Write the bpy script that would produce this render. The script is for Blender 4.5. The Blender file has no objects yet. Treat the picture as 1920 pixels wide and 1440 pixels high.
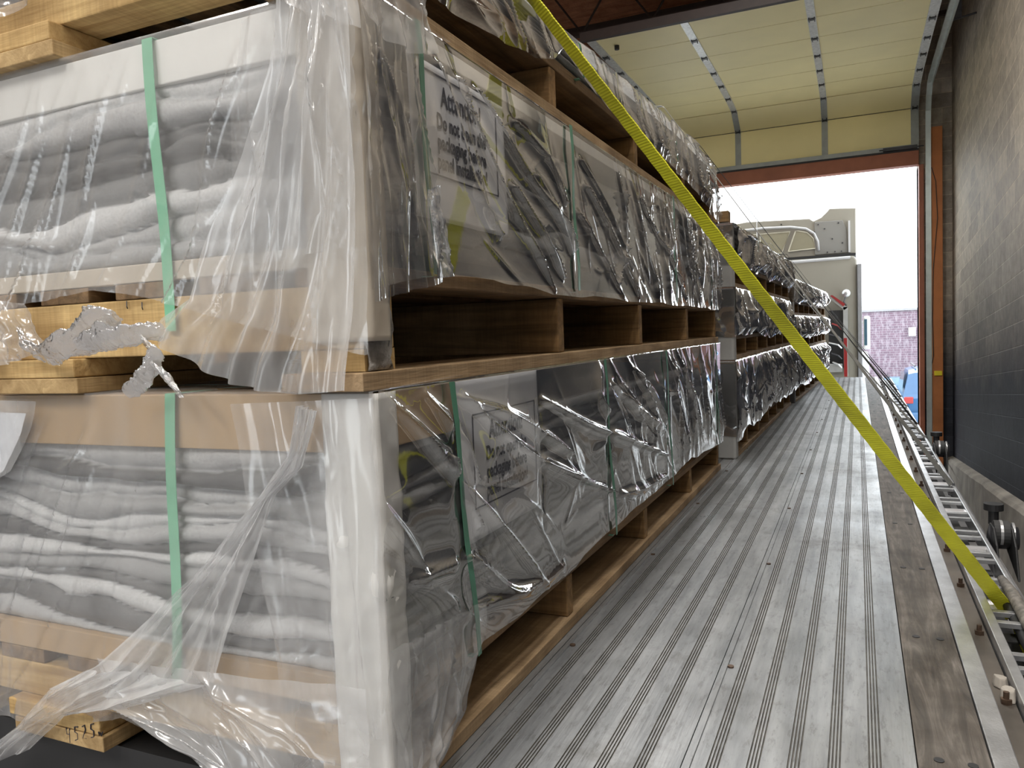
import bpy, math, random
import numpy as np
from mathutils import Matrix, Vector

# ------------------------------------------------------------------ camera, world, light, exposure
SC = bpy.context.scene
COL = SC.collection
SC.view_settings.view_transform = 'Standard'
SC.view_settings.look = 'None'
SC.view_settings.gamma = 1.0
SC.view_settings.use_curve_mapping = False
SC.view_settings.exposure = 0.12
EYE = Vector((0.0, 0.0, 0.8))
fwd = Vector((-0.40859878, 0.91059476, -0.06216287))
rgt = Vector((0.9126676, 0.40694166, -0.03789916))
dwn = Vector((-0.00921411, -0.07221958, -0.99734619))
cam_d = bpy.data.cameras.new('camera')
cam_d.sensor_width = 36.0
cam_d.lens = 36.0 * 1450.0 / 1920.0
cam_d.clip_start = 0.02
cam_d.clip_end = 300
cam = bpy.data.objects.new('camera', cam_d)
COL.objects.link(cam)
rows = [(rgt[i], -dwn[i], -fwd[i], EYE[i]) for i in range(3)] + [(0, 0, 0, 1)]
cam.matrix_world = Matrix(rows)
SC.camera = cam
SC.cycles.transparent_max_bounces = 16
SC.cycles.max_bounces = 8

W = bpy.data.worlds.new('overcast_sky')
SC.world = W
W.use_nodes = True
bgn = W.node_tree.nodes['Background']
bgn.inputs[0].default_value = (0.90, 0.96, 1.0, 1)
bgn.inputs[1].default_value = 5.0


def area(name, loc, rot, sx, sy, power, col=(1, 1, 1)):
    d = bpy.data.lights.new(name, 'AREA')
    d.shape = 'RECTANGLE'
    d.size = sx
    d.size_y = sy
    d.energy = power
    d.color = col
    o = bpy.data.objects.new(name, d)
    o.location = loc
    o.rotation_euler = rot
    COL.objects.link(o)
    return o


FILL_LAMPS = [(-3.6, -3.2), (-0.6, -3.2), (-3.6, 1.0), (0.35, 0.6), (-0.9, 5.4)]  # unseen fill lamps added to brighten the stacks, deck and block wall
for (lx, ly), pw in zip(FILL_LAMPS, (240, 240, 130, 150, 190)):
    area('fill_area_light', (lx, ly, 4.72), (0, 0, 0), 0.28, 2.3, pw, (1.0, 0.975, 0.93))

rng = np.random.RandomState(7)
R = random.Random(11)
pi = math.pi

# ------------------------------------------------------------------ noise helpers (numpy)
_T = np.random.RandomState(3).rand(64, 256, 256) * 2 - 1


def vn(u, v, seed=0):
    u = np.asarray(u, float)
    v = np.asarray(v, float)
    t = _T[seed % 64]
    iu = np.floor(u).astype(int)
    iv = np.floor(v).astype(int)
    fu = u - iu
    fv = v - iv
    fu = fu * fu * (3 - 2 * fu)
    fv = fv * fv * (3 - 2 * fv)
    a = t[iu % 256, iv % 256]
    b = t[(iu + 1) % 256, iv % 256]
    c = t[iu % 256, (iv + 1) % 256]
    d = t[(iu + 1) % 256, (iv + 1) % 256]
    return (a * (1 - fu) + b * fu) * (1 - fv) + (c * (1 - fu) + d * fu) * fv


def fbm(u, v, seed=0, o=3):
    s = 0
    a = 1.0
    for k in range(o):
        s = s + a * vn(u * 2 ** k + 17.3 * k, v * 2 ** k + 5.1 * k, seed + k)
        a *= 0.5
    return s


# ------------------------------------------------------------------ materials
MATS = {}


def mat(name, build):
    if name in MATS:
        return MATS[name]
    m = bpy.data.materials.new(name)
    m.use_nodes = True
    nt = m.node_tree
    nt.nodes.clear()
    out = nt.nodes.new('ShaderNodeOutputMaterial')
    sh = build(nt, out)
    nt.links.new(sh, out.inputs[0])
    MATS[name] = m
    return m


def N(nt, t, **kw):
    n = nt.nodes.new(t)
    for k, v in kw.items():
        if k.startswith('i_'):
            key = k[2:].replace('_', ' ')
            n.inputs[key].default_value = v
        else:
            setattr(n, k, v)
    return n


def coords(nt, scale=(1, 1, 1), rot=(0, 0, 0), loc=(0, 0, 0)):
    tc = N(nt, 'ShaderNodeTexCoord')
    mp = N(nt, 'ShaderNodeMapping')
    mp.inputs['Scale'].default_value = scale
    mp.inputs['Rotation'].default_value = rot
    mp.inputs['Location'].default_value = loc
    nt.links.new(tc.outputs['Object'], mp.inputs[0])
    return mp.outputs[0]


def noise(nt, vec, scale=5, detail=4, rough=0.55, dist=0.0):
    n = N(nt, 'ShaderNodeTexNoise')
    n.inputs['Scale'].default_value = scale
    n.inputs['Detail'].default_value = detail
    n.inputs['Roughness'].default_value = rough
    n.inputs['Distortion'].default_value = dist
    nt.links.new(vec, n.inputs['Vector'])
    return n.outputs[0]


def ramp(nt, fac, stops):
    r = N(nt, 'ShaderNodeValToRGB')
    e = r.color_ramp.elements
    while len(e) < len(stops):
        e.new(0.5)
    for el, (p, c) in zip(e, stops):
        el.position = p
        el.color = (c[0], c[1], c[2], 1) if len(c) == 3 else c
    nt.links.new(fac, r.inputs[0])
    return r.outputs[0]


def mixc(nt, a, b, fac, mode='MIX'):
    m = N(nt, 'ShaderNodeMix', data_type='RGBA', blend_type=mode)
    for sock, v in ((0, fac), (6, a), (7, b)):
        if isinstance(v, (int, float)):
            m.inputs[sock].default_value = v
        elif isinstance(v, tuple):
            m.inputs[sock].default_value = (v[0], v[1], v[2], 1)
        else:
            nt.links.new(v, m.inputs[sock])
    return m.outputs[2]


def math_(nt, op, a, b=0.0, clamp=False):
    m = N(nt, 'ShaderNodeMath', operation=op, use_clamp=clamp)
    for i, v in enumerate((a, b)):
        if isinstance(v, (int, float)):
            m.inputs[i].default_value = v
        else:
            nt.links.new(v, m.inputs[i])
    return m.outputs[0]


def bump(nt, h, strength=0.3, dist=0.01):
    b = N(nt, 'ShaderNodeBump')
    b.inputs['Strength'].default_value = strength
    b.inputs['Distance'].default_value = dist
    nt.links.new(h, b.inputs['Height'])
    return b.outputs[0]


def princ(nt, col, rough=0.6, metal=0.0, nrm=None, spec=0.5):
    p = N(nt, 'ShaderNodeBsdfPrincipled')
    for key, v in (('Base Color', col), ('Roughness', rough), ('Metallic', metal)):
        if isinstance(v, tuple):
            p.inputs[key].default_value = (v[0], v[1], v[2], 1)
        elif isinstance(v, (int, float)):
            p.inputs[key].default_value = v
        else:
            nt.links.new(v, p.inputs[key])
    p.inputs['Specular IOR Level'].default_value = spec
    if nrm is not None:
        nt.links.new(nrm, p.inputs['Normal'])
    return p.outputs[0]


def plain(name, col, rough=0.6, metal=0.0, var=0.15, nscale=8, bmp=0.0):
    def b(nt, out):
        v = coords(nt)
        n = noise(nt, v, nscale, 5)
        d = tuple(c * (1 - var) for c in col)
        l = tuple(min(1, c * (1 + var)) for c in col)
        c = ramp(nt, n, [(0.3, d), (0.7, l)])
        nr = bump(nt, noise(nt, v, nscale * 12, 3), bmp, 0.004) if bmp else None
        return princ(nt, c, rough, metal, nr)
    return mat(name, b)


def wood(name, light, dark, axis='y', grey=0.0):
    def b(nt, out):
        s = [26, 26, 26]
        s['xyz'.index(axis)] = 1.6
        v = coords(nt, tuple(s))
        oi = N(nt, 'ShaderNodeObjectInfo')
        off = N(nt, 'ShaderNodeVectorMath', operation='ADD')
        cb = N(nt, 'ShaderNodeCombineXYZ')
        nt.links.new(math_(nt, 'MULTIPLY', oi.outputs['Random'], 40), cb.inputs[0])
        nt.links.new(cb.outputs[0], cb.inputs[0]) if False else None
        nt.links.new(v, off.inputs[0])
        nt.links.new(cb.outputs[0], off.inputs[1])
        v = off.outputs[0]
        n1 = noise(nt, v, 1.0, 6, 0.6, 1.2)
        n2 = noise(nt, coords(nt), 6, 4)
        n3 = noise(nt, v, 5.0, 3, 0.6)
        mid = tuple((a + c) / 2 for a, c in zip(light, dark))
        c = ramp(nt, n1, [(0.3, dark), (0.5, mid), (0.68, light)])
        st = ramp(nt, n2, [(0.35, (0.55, 0.5, 0.45)), (0.6, (1, 1, 1))])
        c = mixc(nt, c, st, 0.7, 'MULTIPLY')
        s2 = [9, 9, 9]
        s2['xyz'.index(axis)] = 150
        saw = noise(nt, coords(nt, tuple(s2)), 1.0, 2, 0.5)
        c = mixc(nt, c, ramp(nt, saw, [(0.35, (0.68, 0.66, 0.62)), (0.62, (1.12, 1.12, 1.12))]), 0.3, 'MULTIPLY')
        return princ(nt, c, 0.75, 0, bump(nt, n3, 0.5, 0.003), 0.25)
    return mat(name, b)


W_PALE_X = wood('pale_pine_cross', (0.66, 0.47, 0.22), (0.42, 0.27, 0.11), 'x')
W_PALE_Y = wood('pale_pine_long', (0.60, 0.43, 0.22), (0.36, 0.24, 0.11), 'y')
W_OLD = wood('weathered_wood', (0.30, 0.22, 0.15), (0.10, 0.075, 0.055), 'y')
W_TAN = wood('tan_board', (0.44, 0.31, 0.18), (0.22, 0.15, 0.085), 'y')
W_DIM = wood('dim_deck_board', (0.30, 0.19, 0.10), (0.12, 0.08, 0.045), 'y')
W_OLDX = wood('brown_lumber', (0.33, 0.20, 0.09), (0.13, 0.08, 0.035), 'x')


def b_film(haze, tint, gloss_rough, fres=1.5, gain=1.6, base=0.02, bs=0.25, stretch=(30, 6, 6), rot=(0, 0, 0)):
    def b(nt, out):
        v = coords(nt, stretch, rot)
        h = noise(nt, v, 1.0, 3, 0.5, 0.5)
        nr = bump(nt, h, bs, 0.01)
        tr = N(nt, 'ShaderNodeBsdfTransparent')
        tr.inputs[0].default_value = (*tint, 1)
        df = N(nt, 'ShaderNodeBsdfDiffuse')
        df.inputs[0].default_value = (0.9, 0.9, 0.9, 1)
        tl = N(nt, 'ShaderNodeBsdfTranslucent')
        tl.inputs[0].default_value = (0.85, 0.86, 0.88, 1)
        dm = N(nt, 'ShaderNodeMixShader')
        dm.inputs[0].default_value = 0.35
        nt.links.new(df.outputs[0], dm.inputs[1])
        nt.links.new(tl.outputs[0], dm.inputs[2])
        hz = math_(nt, 'MULTIPLY', ramp(nt, noise(nt, coords(nt, (7, 7, 2)), 1.4, 4), [(0.3, (0.55,) * 3), (0.7, (1.3,) * 3)]), haze)
        m1 = N(nt, 'ShaderNodeMixShader')
        nt.links.new(hz, m1.inputs[0])
        nt.links.new(tr.outputs[0], m1.inputs[1])
        nt.links.new(dm.outputs[0], m1.inputs[2])
        gl = N(nt, 'ShaderNodeBsdfGlossy')
        gl.inputs['Color'].default_value = (1, 1, 1, 1)
        gl.inputs['Roughness'].default_value = gloss_rough
        nt.links.new(nr, gl.inputs['Normal'])
        fr = N(nt, 'ShaderNodeLayerWeight')
        fr.inputs[0].default_value = 0.5
        nt.links.new(nr, fr.inputs[1])
        f = math_(nt, 'POWER', fr.outputs[1], 3.0)
        f = math_(nt, 'ADD', math_(nt, 'MULTIPLY', f, gain), base, True)
        m2 = N(nt, 'ShaderNodeMixShader')
        nt.links.new(f, m2.inputs[0])
        nt.links.new(m1.outputs[0], m2.inputs[1])
        nt.links.new(gl.outputs[0], m2.inputs[2])
        return m2.outputs[0]
    return b


FILM_S = mat('clear_wrap_film', b_film(0.05, (0.93, 0.93, 0.93), 0.05, 1.5, 1.15, 0.17, 0.02, (6, 14, 8), (0.6, 0, 0)))
FILM_FAR = mat('silvery_wrap_film', b_film(0.07, (0.8, 0.8, 0.82), 0.07, 1.5, 1.0, 0.55, 0.05, (6, 16, 5)))
FILM_F = mat('milky_wrap_film', b_film(0.19, (0.96, 0.96, 0.96), 0.16, 1.5, 0.8, 0.045, 0.06, (14, 6, 5), (0, 0.6, 0)))
FILM_D = mat('draped_milky_film', b_film(0.34, (0.95, 0.95, 0.95), 0.18, 1.5, 0.8, 0.05, 0.08, (16, 6, 6), (0, 0.5, 0)))
FILM_D2 = mat('gathered_milky_film', b_film(0.5, (0.93, 0.93, 0.93), 0.2, 1.5, 0.8, 0.05, 0.08, (16, 6, 6), (0, 0.5, 0)))
FILM_K = mat('crumpled_torn_film', b_film(0.38, (0.85, 0.85, 0.85), 0.08, 1.5, 0.8, 0.35, 0.5, (50, 50, 50)))


def b_foam(nt, out):
    at = N(nt, 'ShaderNodeAttribute', attribute_name='tone')
    v = coords(nt)
    g = noise(nt, v, 180, 2, 0.7)
    c = ramp(nt, g, [(0.3, (0.80,) * 3), (0.7, (1.0,) * 3)])
    c = mixc(nt, at.outputs['Color'], c, 1.0, 'MULTIPLY')
    return princ(nt, c, 0.45, 0.0, bump(nt, g, 0.35, 0.002), 0.4)


FOAM = mat('foam_sheet_layers', b_foam)
PAPER = plain('white_card', (0.74, 0.73, 0.70), 0.6, 0, 0.05, 5, 0.05)
CARD_G = plain('grey_card', (0.34, 0.34, 0.33), 0.6, 0, 0.12, 6, 0.1)
CARD_B = plain('brown_cardboard', (0.42, 0.29, 0.16), 0.8, 0, 0.1, 6, 0.1)
CARD_T = plain('beige_card', (0.52, 0.46, 0.38), 0.7, 0, 0.1, 6, 0.1)
SHEET = plain('sign_paper', (0.66, 0.67, 0.70), 0.55, 0, 0.04, 4)
INK = plain('black_ink', (0.03, 0.03, 0.045), 0.5)
GREEN = plain('green_strapping', (0.20, 0.50, 0.32), 0.4, 0, 0.08, 10)
DGREEN = plain('dark_green_strapping', (0.08, 0.22, 0.15), 0.35, 0, 0.1, 10)
STEEL = plain('galvanised_steel', (0.55, 0.56, 0.57), 0.35, 0.7, 0.15, 20)
DARK = plain('dark_steel', (0.05, 0.05, 0.055), 0.45, 0.4, 0.3, 12)
BLACK = plain('black_rubber', (0.015, 0.015, 0.016), 0.55)
RUST = plain('rusty_bolt_metal', (0.10, 0.065, 0.045), 0.5, 0.5, 0.4, 60)
ZINC = plain('bright_zinc', (0.8, 0.78, 0.74), 0.25, 1.0, 0.1)
BARK = plain('grey_bark', (0.26, 0.24, 0.22), 0.6, 0, 0.45, 22, 0.6)


def b_alu(nt, out):
    v = coords(nt, (9, 0.9, 1))
    n1 = noise(nt, v, 2.0, 6, 0.65)
    n2 = noise(nt, coords(nt), 3.0, 6, 0.7)
    n3 = noise(nt, coords(nt, (60, 3, 1)), 2.0, 3)
    c = ramp(nt, n1, [(0.3, (0.21, 0.22, 0.23)), (0.7, (0.41, 0.42, 0.43))])
    d = ramp(nt, n2, [(0.27, (0.55, 0.53, 0.50)), (0.42, (1, 1, 1))])
    c = mixc(nt, c, d, 0.75, 'MULTIPLY')
    sc_ = noise(nt, coords(nt, (3, .7, 1)), 20.0, 4, 0.75)
    c = mixc(nt, c, ramp(nt, sc_, [(0.36, (0.45, 0.43, 0.40)), (0.46, (1, 1, 1)), (0.66, (1.08, 1.08, 1.08))]), 0.4, 'MULTIPLY')
    r = ramp(nt, n2, [(0.3, (0.5,) * 3), (0.7, (0.27,) * 3)])
    return princ(nt, c, r, 0.6, bump(nt, mixc(nt, n3, n2, 0.4), 0.25, 0.004))


ALU = mat('worn_aluminium', b_alu)
GROOVE = plain('dirty_groove', (0.10, 0.095, 0.085), 0.8, 0.1, 0.4, 30)
ALU2 = plain('scuffed_aluminium_edge', (0.62, 0.63, 0.65), 0.33, 0.85, 0.2, 14, 0.15)


def b_nailer(nt, out):
    v = coords(nt, (18, 1.5, 1))
    n1 = noise(nt, v, 2.0, 7, 0.7, 1.0)
    n2 = noise(nt, coords(nt), 7, 5)
    c = ramp(nt, n1, [(0.28, (0.03, 0.026, 0.022)), (0.5, (0.10, 0.085, 0.07)), (0.72, (0.22, 0.195, 0.17))])
    c = mixc(nt, c, ramp(nt, n2, [(0.35, (0.4, 0.35, 0.3)), (0.6, (1, 1, 1))]), 0.8, 'MULTIPLY')
    return princ(nt, c, 0.6, 0, bump(nt, n1, 0.5, 0.004))


NAIL = mat('weathered_nailer_wood', b_nailer)


def b_yellow(nt, out):
    v = coords(nt, (1, 1, 1))
    w = N(nt, 'ShaderNodeTexWave', wave_type='BANDS', bands_direction='Z')
    w.inputs['Scale'].default_value = 55
    nt.links.new(v, w.inputs[0])
    n = noise(nt, v, 5, 5)
    c = ramp(nt, n, [(0.3, (0.44, 0.42, 0.02)), (0.6, (0.74, 0.72, 0.03))])
    return princ(nt, c, 0.6, 0, bump(nt, w.outputs[1], 0.35, 0.003))


YEL = mat('yellow_webbing', b_yellow)
WEBG = plain('grey_webbing', (0.30, 0.30, 0.28), 0.7, 0, 0.2, 20)  # backlit darkness of the tie-downs is put into these webbing colours
WEBD = plain('dark_webbing', (0.04, 0.04, 0.04), 0.7, 0, 0.2, 20)


def b_block(nt, out):
    tc = N(nt, 'ShaderNodeTexCoord')
    sp = N(nt, 'ShaderNodeSeparateXYZ')
    nt.links.new(tc.outputs['Object'], sp.inputs[0])
    u = sp.outputs[1]
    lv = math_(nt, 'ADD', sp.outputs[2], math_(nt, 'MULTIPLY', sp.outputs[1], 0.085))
    cb = N(nt, 'ShaderNodeCombineXYZ')
    nt.links.new(math_(nt, 'ADD', u, sp.outputs[0]), cb.inputs[0])
    nt.links.new(lv, cb.inputs[1])
    br = N(nt, 'ShaderNodeTexBrick')
    br.offset = 0.5
    br.inputs['Scale'].default_value = 1.0
    br.inputs['Brick Width'].default_value = 0.4
    br.inputs['Row Height'].default_value = 0.2
    br.inputs['Mortar Size'].default_value = 0.0055
    br.inputs['Mortar Smooth'].default_value = 0.4
    br.inputs['Color1'].default_value = (1, 1, 1, 1)
    br.inputs['Color2'].default_value = (0.72, 0.72, 0.74, 1)
    br.inputs['Mortar'].default_value = (1.3, 1.3, 1.27, 1)
    nt.links.new(cb.outputs[0], br.inputs[0])
    v = coords(nt)
    n = noise(nt, v, 1.2, 6, 0.65)
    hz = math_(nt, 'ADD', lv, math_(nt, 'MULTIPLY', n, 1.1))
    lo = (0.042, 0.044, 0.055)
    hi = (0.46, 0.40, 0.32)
    c = ramp(nt, math_(nt, 'MULTIPLY', hz, 0.2), [(0.28, lo), (0.62, hi)])  # height blend puts the light on the upper wall into the colour
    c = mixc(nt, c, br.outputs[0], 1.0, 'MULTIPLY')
    c = mixc(nt, c, ramp(nt, noise(nt, coords(nt, (1, 1, 1)), 9, 6, 0.7), [(0.3, (0.6,) * 3), (0.7, (1.25,) * 3)]), 0.8, 'MULTIPLY')
    h = math_(nt, 'SUBTRACT', math_(nt, 'MULTIPLY', noise(nt, v, 60, 4), 0.25), br.outputs[1])
    return princ(nt, c, 0.65, 0, bump(nt, h, 0.6, 0.008), 0.25)


BLOCK = mat('block_paint_lit_above', b_block)
CONC = plain('stained_concrete', (0.33, 0.30, 0.26), 0.85, 0, 0.35, 3, 0.3)
FLOORM = plain('concrete_floor', (0.26, 0.25, 0.25), 0.7, 0, 0.3, 2, 0.2)
ASPH = plain('bright_asphalt', (0.72, 0.72, 0.71), 0.9, 0, 0.1, 2)
ROOFD = wood('brown_roof_deck', (0.50, 0.21, 0.11), (0.26, 0.11, 0.06), 'x')
JOIST = plain('brown_joist_steel', (0.03, 0.017, 0.013), 0.6, 0, 0.2)
CREAM = plain('cream_door_panel', (0.95, 0.84, 0.46), 0.55, 0, 0.05, 1.3)
RIB = plain('white_rib', (0.62, 0.63, 0.62), 0.4, 0.3, 0.2, 30)
GRIB = plain('dull_rib', (0.33, 0.35, 0.35), 0.5, 0.3, 0.1, 10)
REDB = plain('red_brown_paint', (0.34, 0.115, 0.06), 0.55, 0, 0.15, 3)
ORNG = plain('orange_brown_paint', (0.46, 0.16, 0.045), 0.6, 0, 0.15, 4)
TRACKM = plain('galvanised_track', (0.52, 0.57, 0.55), 0.35, 0.5, 0.1, 10)
YPAINT = plain('yellow_paint', (0.85, 0.68, 0.02), 0.5, 0, 0.05)
CAB = plain('cream_grey_paint', (0.26, 0.245, 0.205), 0.35, 0, 0.03, 1)
CABD = plain('grey_trim_paint', (0.22, 0.22, 0.23), 0.4, 0, 0.1)
CABW = plain('white_paint', (0.5, 0.5, 0.51), 0.4, 0, 0.03)
REDT = plain('red_reflective_tape', (0.25, 0.015, 0.015), 0.4, 0, 0.1)
GLASS = plain('dark_glass', (0.05, 0.09, 0.12), 0.08, 0.2, 0.05)
CARB = plain('blue_car_paint', (0.03, 0.085, 0.18), 0.2, 0.0, 0.05)
WHT = plain('lamp_housing_white', (0.8, 0.8, 0.8), 0.5)


def b_purple(nt, out):
    tc = N(nt, 'ShaderNodeTexCoord')
    sp = N(nt, 'ShaderNodeSeparateXYZ')
    nt.links.new(tc.outputs['Object'], sp.inputs[0])
    cb = N(nt, 'ShaderNodeCombineXYZ')
    nt.links.new(sp.outputs[0], cb.inputs[0])
    nt.links.new(sp.outputs[2], cb.inputs[1])
    br = N(nt, 'ShaderNodeTexBrick')
    br.inputs['Scale'].default_value = 1.0
    br.inputs['Brick Width'].default_value = 0.22
    br.inputs['Row Height'].default_value = 0.08
    br.inputs['Mortar Size'].default_value = 0.008
    br.inputs['Color1'].default_value = (0.115, 0.080, 0.105, 1)
    br.inputs['Color2'].default_value = (0.15, 0.098, 0.128, 1)
    br.inputs['Mortar'].default_value = (0.21, 0.18, 0.205, 1)
    nt.links.new(cb.outputs[0], br.inputs[0])
    n = noise(nt, coords(nt, (7, 1, 2.0)), 1.5, 5, 0.7)
    c = mixc(nt, br.outputs[0], (0.30, 0.27, 0.30), ramp(nt, n, [(0.48, (0, 0, 0)), (0.7, (0.85,) * 3)]))
    return princ(nt, c, 0.9)


PURP = mat('whitewashed_purple_brick', b_purple)


def b_lamp(nt, out):
    e = N(nt, 'ShaderNodeEmission')
    e.inputs[0].default_value = (1, 0.97, 0.9, 1)
    e.inputs[1].default_value = 6
    return e.outputs[0]


TUBE = mat('fill_lamp_tube', b_lamp)

# ------------------------------------------------------------------ objects
MW = {}


def tag(o, label=None, cat=None, group=None, kind=None):
    if label:
        o['label'] = label
    if cat:
        o['category'] = cat
    if group:
        o['group'] = group
    if kind:
        o['kind'] = kind
    return o


def thing(name, label, cat, loc=(0, 0, 0), rz=0.0, group=None, kind=None):
    o = bpy.data.objects.new(name, None)
    o.empty_display_size = 0.1
    COL.objects.link(o)
    o.location = loc
    o.rotation_euler = (0, 0, rz)
    MW[o.name] = Matrix.Translation(loc) @ Matrix.Rotation(rz, 4, 'Z')
    return tag(o, label, cat, group, kind)


class MB:
    def __init__(s):
        s.v = []
        s.f = []
        s.m = []

    def add(s, vs, fs, m=0):
        b = len(s.v)
        s.v += [tuple(map(float, p)) for p in vs]
        s.f += [tuple(i + b for i in f) for f in fs]
        s.m += [m] * len(fs)
        return s

    def box(s, x0, x1, y0, y1, z0, z1, m=0):
        vs = [(x0, y0, z0), (x1, y0, z0), (x1, y1, z0), (x0, y1, z0), (x0, y0, z1), (x1, y0, z1), (x1, y1, z1), (x0, y1, z1)]
        return s.add(vs, [(0, 3, 2, 1), (4, 5, 6, 7), (0, 1, 5, 4), (1, 2, 6, 5), (2, 3, 7, 6), (3, 0, 4, 7)], m)

    def prism(s, poly, axis, a, b, m=0):
        n = len(poly)

        def P(p, t):
            q = list(p)
            q.insert(axis, t)
            return q
        vs = [P(p, a) for p in poly] + [P(p, b) for p in poly]
        fs = [tuple(range(n))[::-1], tuple(range(n, 2 * n))]
        fs += [(i, (i + 1) % n, n + (i + 1) % n, n + i) for i in range(n)]
        return s.add(vs, fs, m)

    def tube(s, pts, r, n=8, m=0, cap=True):
        pts = [Vector(p) for p in pts]
        rs = r if isinstance(r, (list, tuple)) else [r] * len(pts)
        vs = []
        up = None
        for i, p in enumerate(pts):
            t = (pts[min(i + 1, len(pts) - 1)] - pts[max(i - 1, 0)]).normalized()
            if up is None:
                up = Vector((0, 0, 1)) if abs(t.z) < 0.9 else Vector((1, 0, 0))
            a = t.cross(up).normalized()
            up = a.cross(t).normalized()
            for k in range(n):
                an = 2 * pi * k / n
                vs.append(p + (a * math.cos(an) + up * math.sin(an)) * rs[i])
        fs = []
        for i in range(len(pts) - 1):
            for k in range(n):
                fs.append((i * n + k, i * n + (k + 1) % n, (i + 1) * n + (k + 1) % n, (i + 1) * n + k))
        if cap:
            fs.append(tuple(range(n))[::-1])
            fs.append(tuple(range((len(pts) - 1) * n, len(pts) * n)))
        return s.add(vs, fs, m)

    def grid(s, P, m=0):
        h, w = P.shape[:2]
        vs = P.reshape(-1, 3)
        b = len(s.v)
        s.v += [tuple(p) for p in vs.tolist()]
        for i in range(h - 1):
            for j in range(w - 1):
                k = b + i * w + j
                s.f.append((k, k + 1, k + w + 1, k + w))
                s.m.append(m)
        return s


def obj(name, mb, mats, parent=None, local=False, smooth=False, bevel=0.0, label=None, solid=0.0):
    me = bpy.data.meshes.new(name)
    vs = mb.v
    if parent is not None and not local:
        inv = MW[parent.name].inverted()
        a = np.array(vs)
        Mx = np.array(inv)
        a = a @ Mx[:3, :3].T + Mx[:3, 3]
        vs = a.tolist()
    me.from_pydata(vs, [], mb.f)
    if not isinstance(mats, (list, tuple)):
        mats = [mats]
    for m in mats:
        me.materials.append(m)
    if len(mats) > 1:
        me.polygons.foreach_set('material_index', mb.m)
    if smooth:
        me.polygons.foreach_set('use_smooth', [True] * len(me.polygons))
    me.update()
    o = bpy.data.objects.new(name, me)
    COL.objects.link(o)
    if parent is not None:
        o.parent = parent
        MW[o.name] = MW[parent.name]
    else:
        MW[o.name] = Matrix.Identity(4)
    if bevel:
        md = o.modifiers.new('edge', 'BEVEL')
        md.width = bevel
        md.segments = 2
        md.limit_method = 'ANGLE'
    if solid:
        md = o.modifiers.new('thick', 'SOLIDIFY')
        md.thickness = solid
        md.offset = 0
    if label:
        o['label'] = label
    return o


def struct(name, mb, mats, label=None, **kw):
    o = obj(name, mb, mats, **kw)
    o['kind'] = 'structure'
    if label:
        o['label'] = label
    return o


def text_obj(name, body, size, origin, udir, vdir, m, parent, bold=0.0, local=True, squeeze=1.0, lift=0.0):
    cu = bpy.data.curves.new('lettering', 'FONT')
    cu.body = body
    cu.size = size
    cu.align_x = 'CENTER'
    cu.align_y = 'CENTER'
    cu.offset = bold
    cu.resolution_u = 3
    tmp = bpy.data.objects.new('lettering', cu)
    COL.objects.link(tmp)
    bpy.context.view_layer.update()
    dg = bpy.context.evaluated_depsgraph_get()
    me = bpy.data.meshes.new_from_object(tmp.evaluated_get(dg))
    bpy.data.objects.remove(tmp)
    u = Vector(udir)
    v = Vector(vdir)
    nrm = u.cross(v).normalized()
    for ve in me.vertices:
        ve.co = Vector(origin) + u * (ve.co.x * squeeze) + v * ve.co.y + nrm * lift
    me.materials.clear()
    me.materials.append(m)
    o = bpy.data.objects.new(name, me)
    COL.objects.link(o)
    o.parent = parent
    MW[o.name] = MW[parent.name]
    return o


# ================================================================== SETTING
def lvl(y):          # the building's level lines fall with Y against the ramped trailer
    return -0.085 * y


mb = MB().box(-9, 1.25, -7.0, 12.5, -1.5, -1.3)
struct('floor', mb, FLOORM, 'grey concrete dock floor beside the trailer')
mb = MB().add([(-40, 12.5, -1.3), (40, 12.5, -1.3), (40, 60, -1.3 - .085 * 47.5), (-40, 60, -1.3 - .085 * 47.5)], [(0, 1, 2, 3)])
struct('ground', mb, ASPH, 'bright yard pavement beyond the open door')
mb = MB().add([(-40, -40, -1.32), (40, -40, -1.32), (40, -7, -1.32), (-40, -7, -1.32)], [(0, 1, 2, 3)])
struct('pavement', mb, ASPH, 'pavement behind the dock')

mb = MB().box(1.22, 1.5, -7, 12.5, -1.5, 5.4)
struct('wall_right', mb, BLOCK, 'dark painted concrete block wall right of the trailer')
P = []
ys = np.linspace(1.0, 12.5, 90)
xs = np.array([1.225, 1.13, 1.105, 1.10, 1.10])
G = np.zeros((90, 6, 3))
for i, y in enumerate(ys):
    top = -0.10 - 0.085 * y
    n = 0.012 * fbm(np.array(y * 3.0), np.array(0.5), 5) if True else 0
    prof = [(1.222, top + .02), (1.16 + n, top), (1.135 + n, top - .03), (1.13 + n * .5, top - .15), (1.125, -1.2), (1.12, -1.31)]
    for j, (x, z) in enumerate(prof):
        G[i, j] = (x, y, max(z, -1.31))
o = struct('baseboard_right', MB().grid(G), CONC, 'rough concrete footing ledge along the block wall', smooth=False)
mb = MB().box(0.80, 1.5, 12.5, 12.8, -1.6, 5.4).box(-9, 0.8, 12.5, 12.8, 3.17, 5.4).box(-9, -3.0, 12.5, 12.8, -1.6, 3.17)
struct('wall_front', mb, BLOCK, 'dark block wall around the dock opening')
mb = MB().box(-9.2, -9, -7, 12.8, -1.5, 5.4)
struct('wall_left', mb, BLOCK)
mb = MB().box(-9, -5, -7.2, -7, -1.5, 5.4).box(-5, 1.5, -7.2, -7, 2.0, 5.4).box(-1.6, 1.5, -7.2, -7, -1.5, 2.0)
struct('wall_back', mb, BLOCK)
mb = MB().box(-9.2, 1.5, -7.2, 12.8, 5.3, 5.42)
struct('ceiling', mb, ROOFD, 'brown timber roof deck under steel joists')

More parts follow.
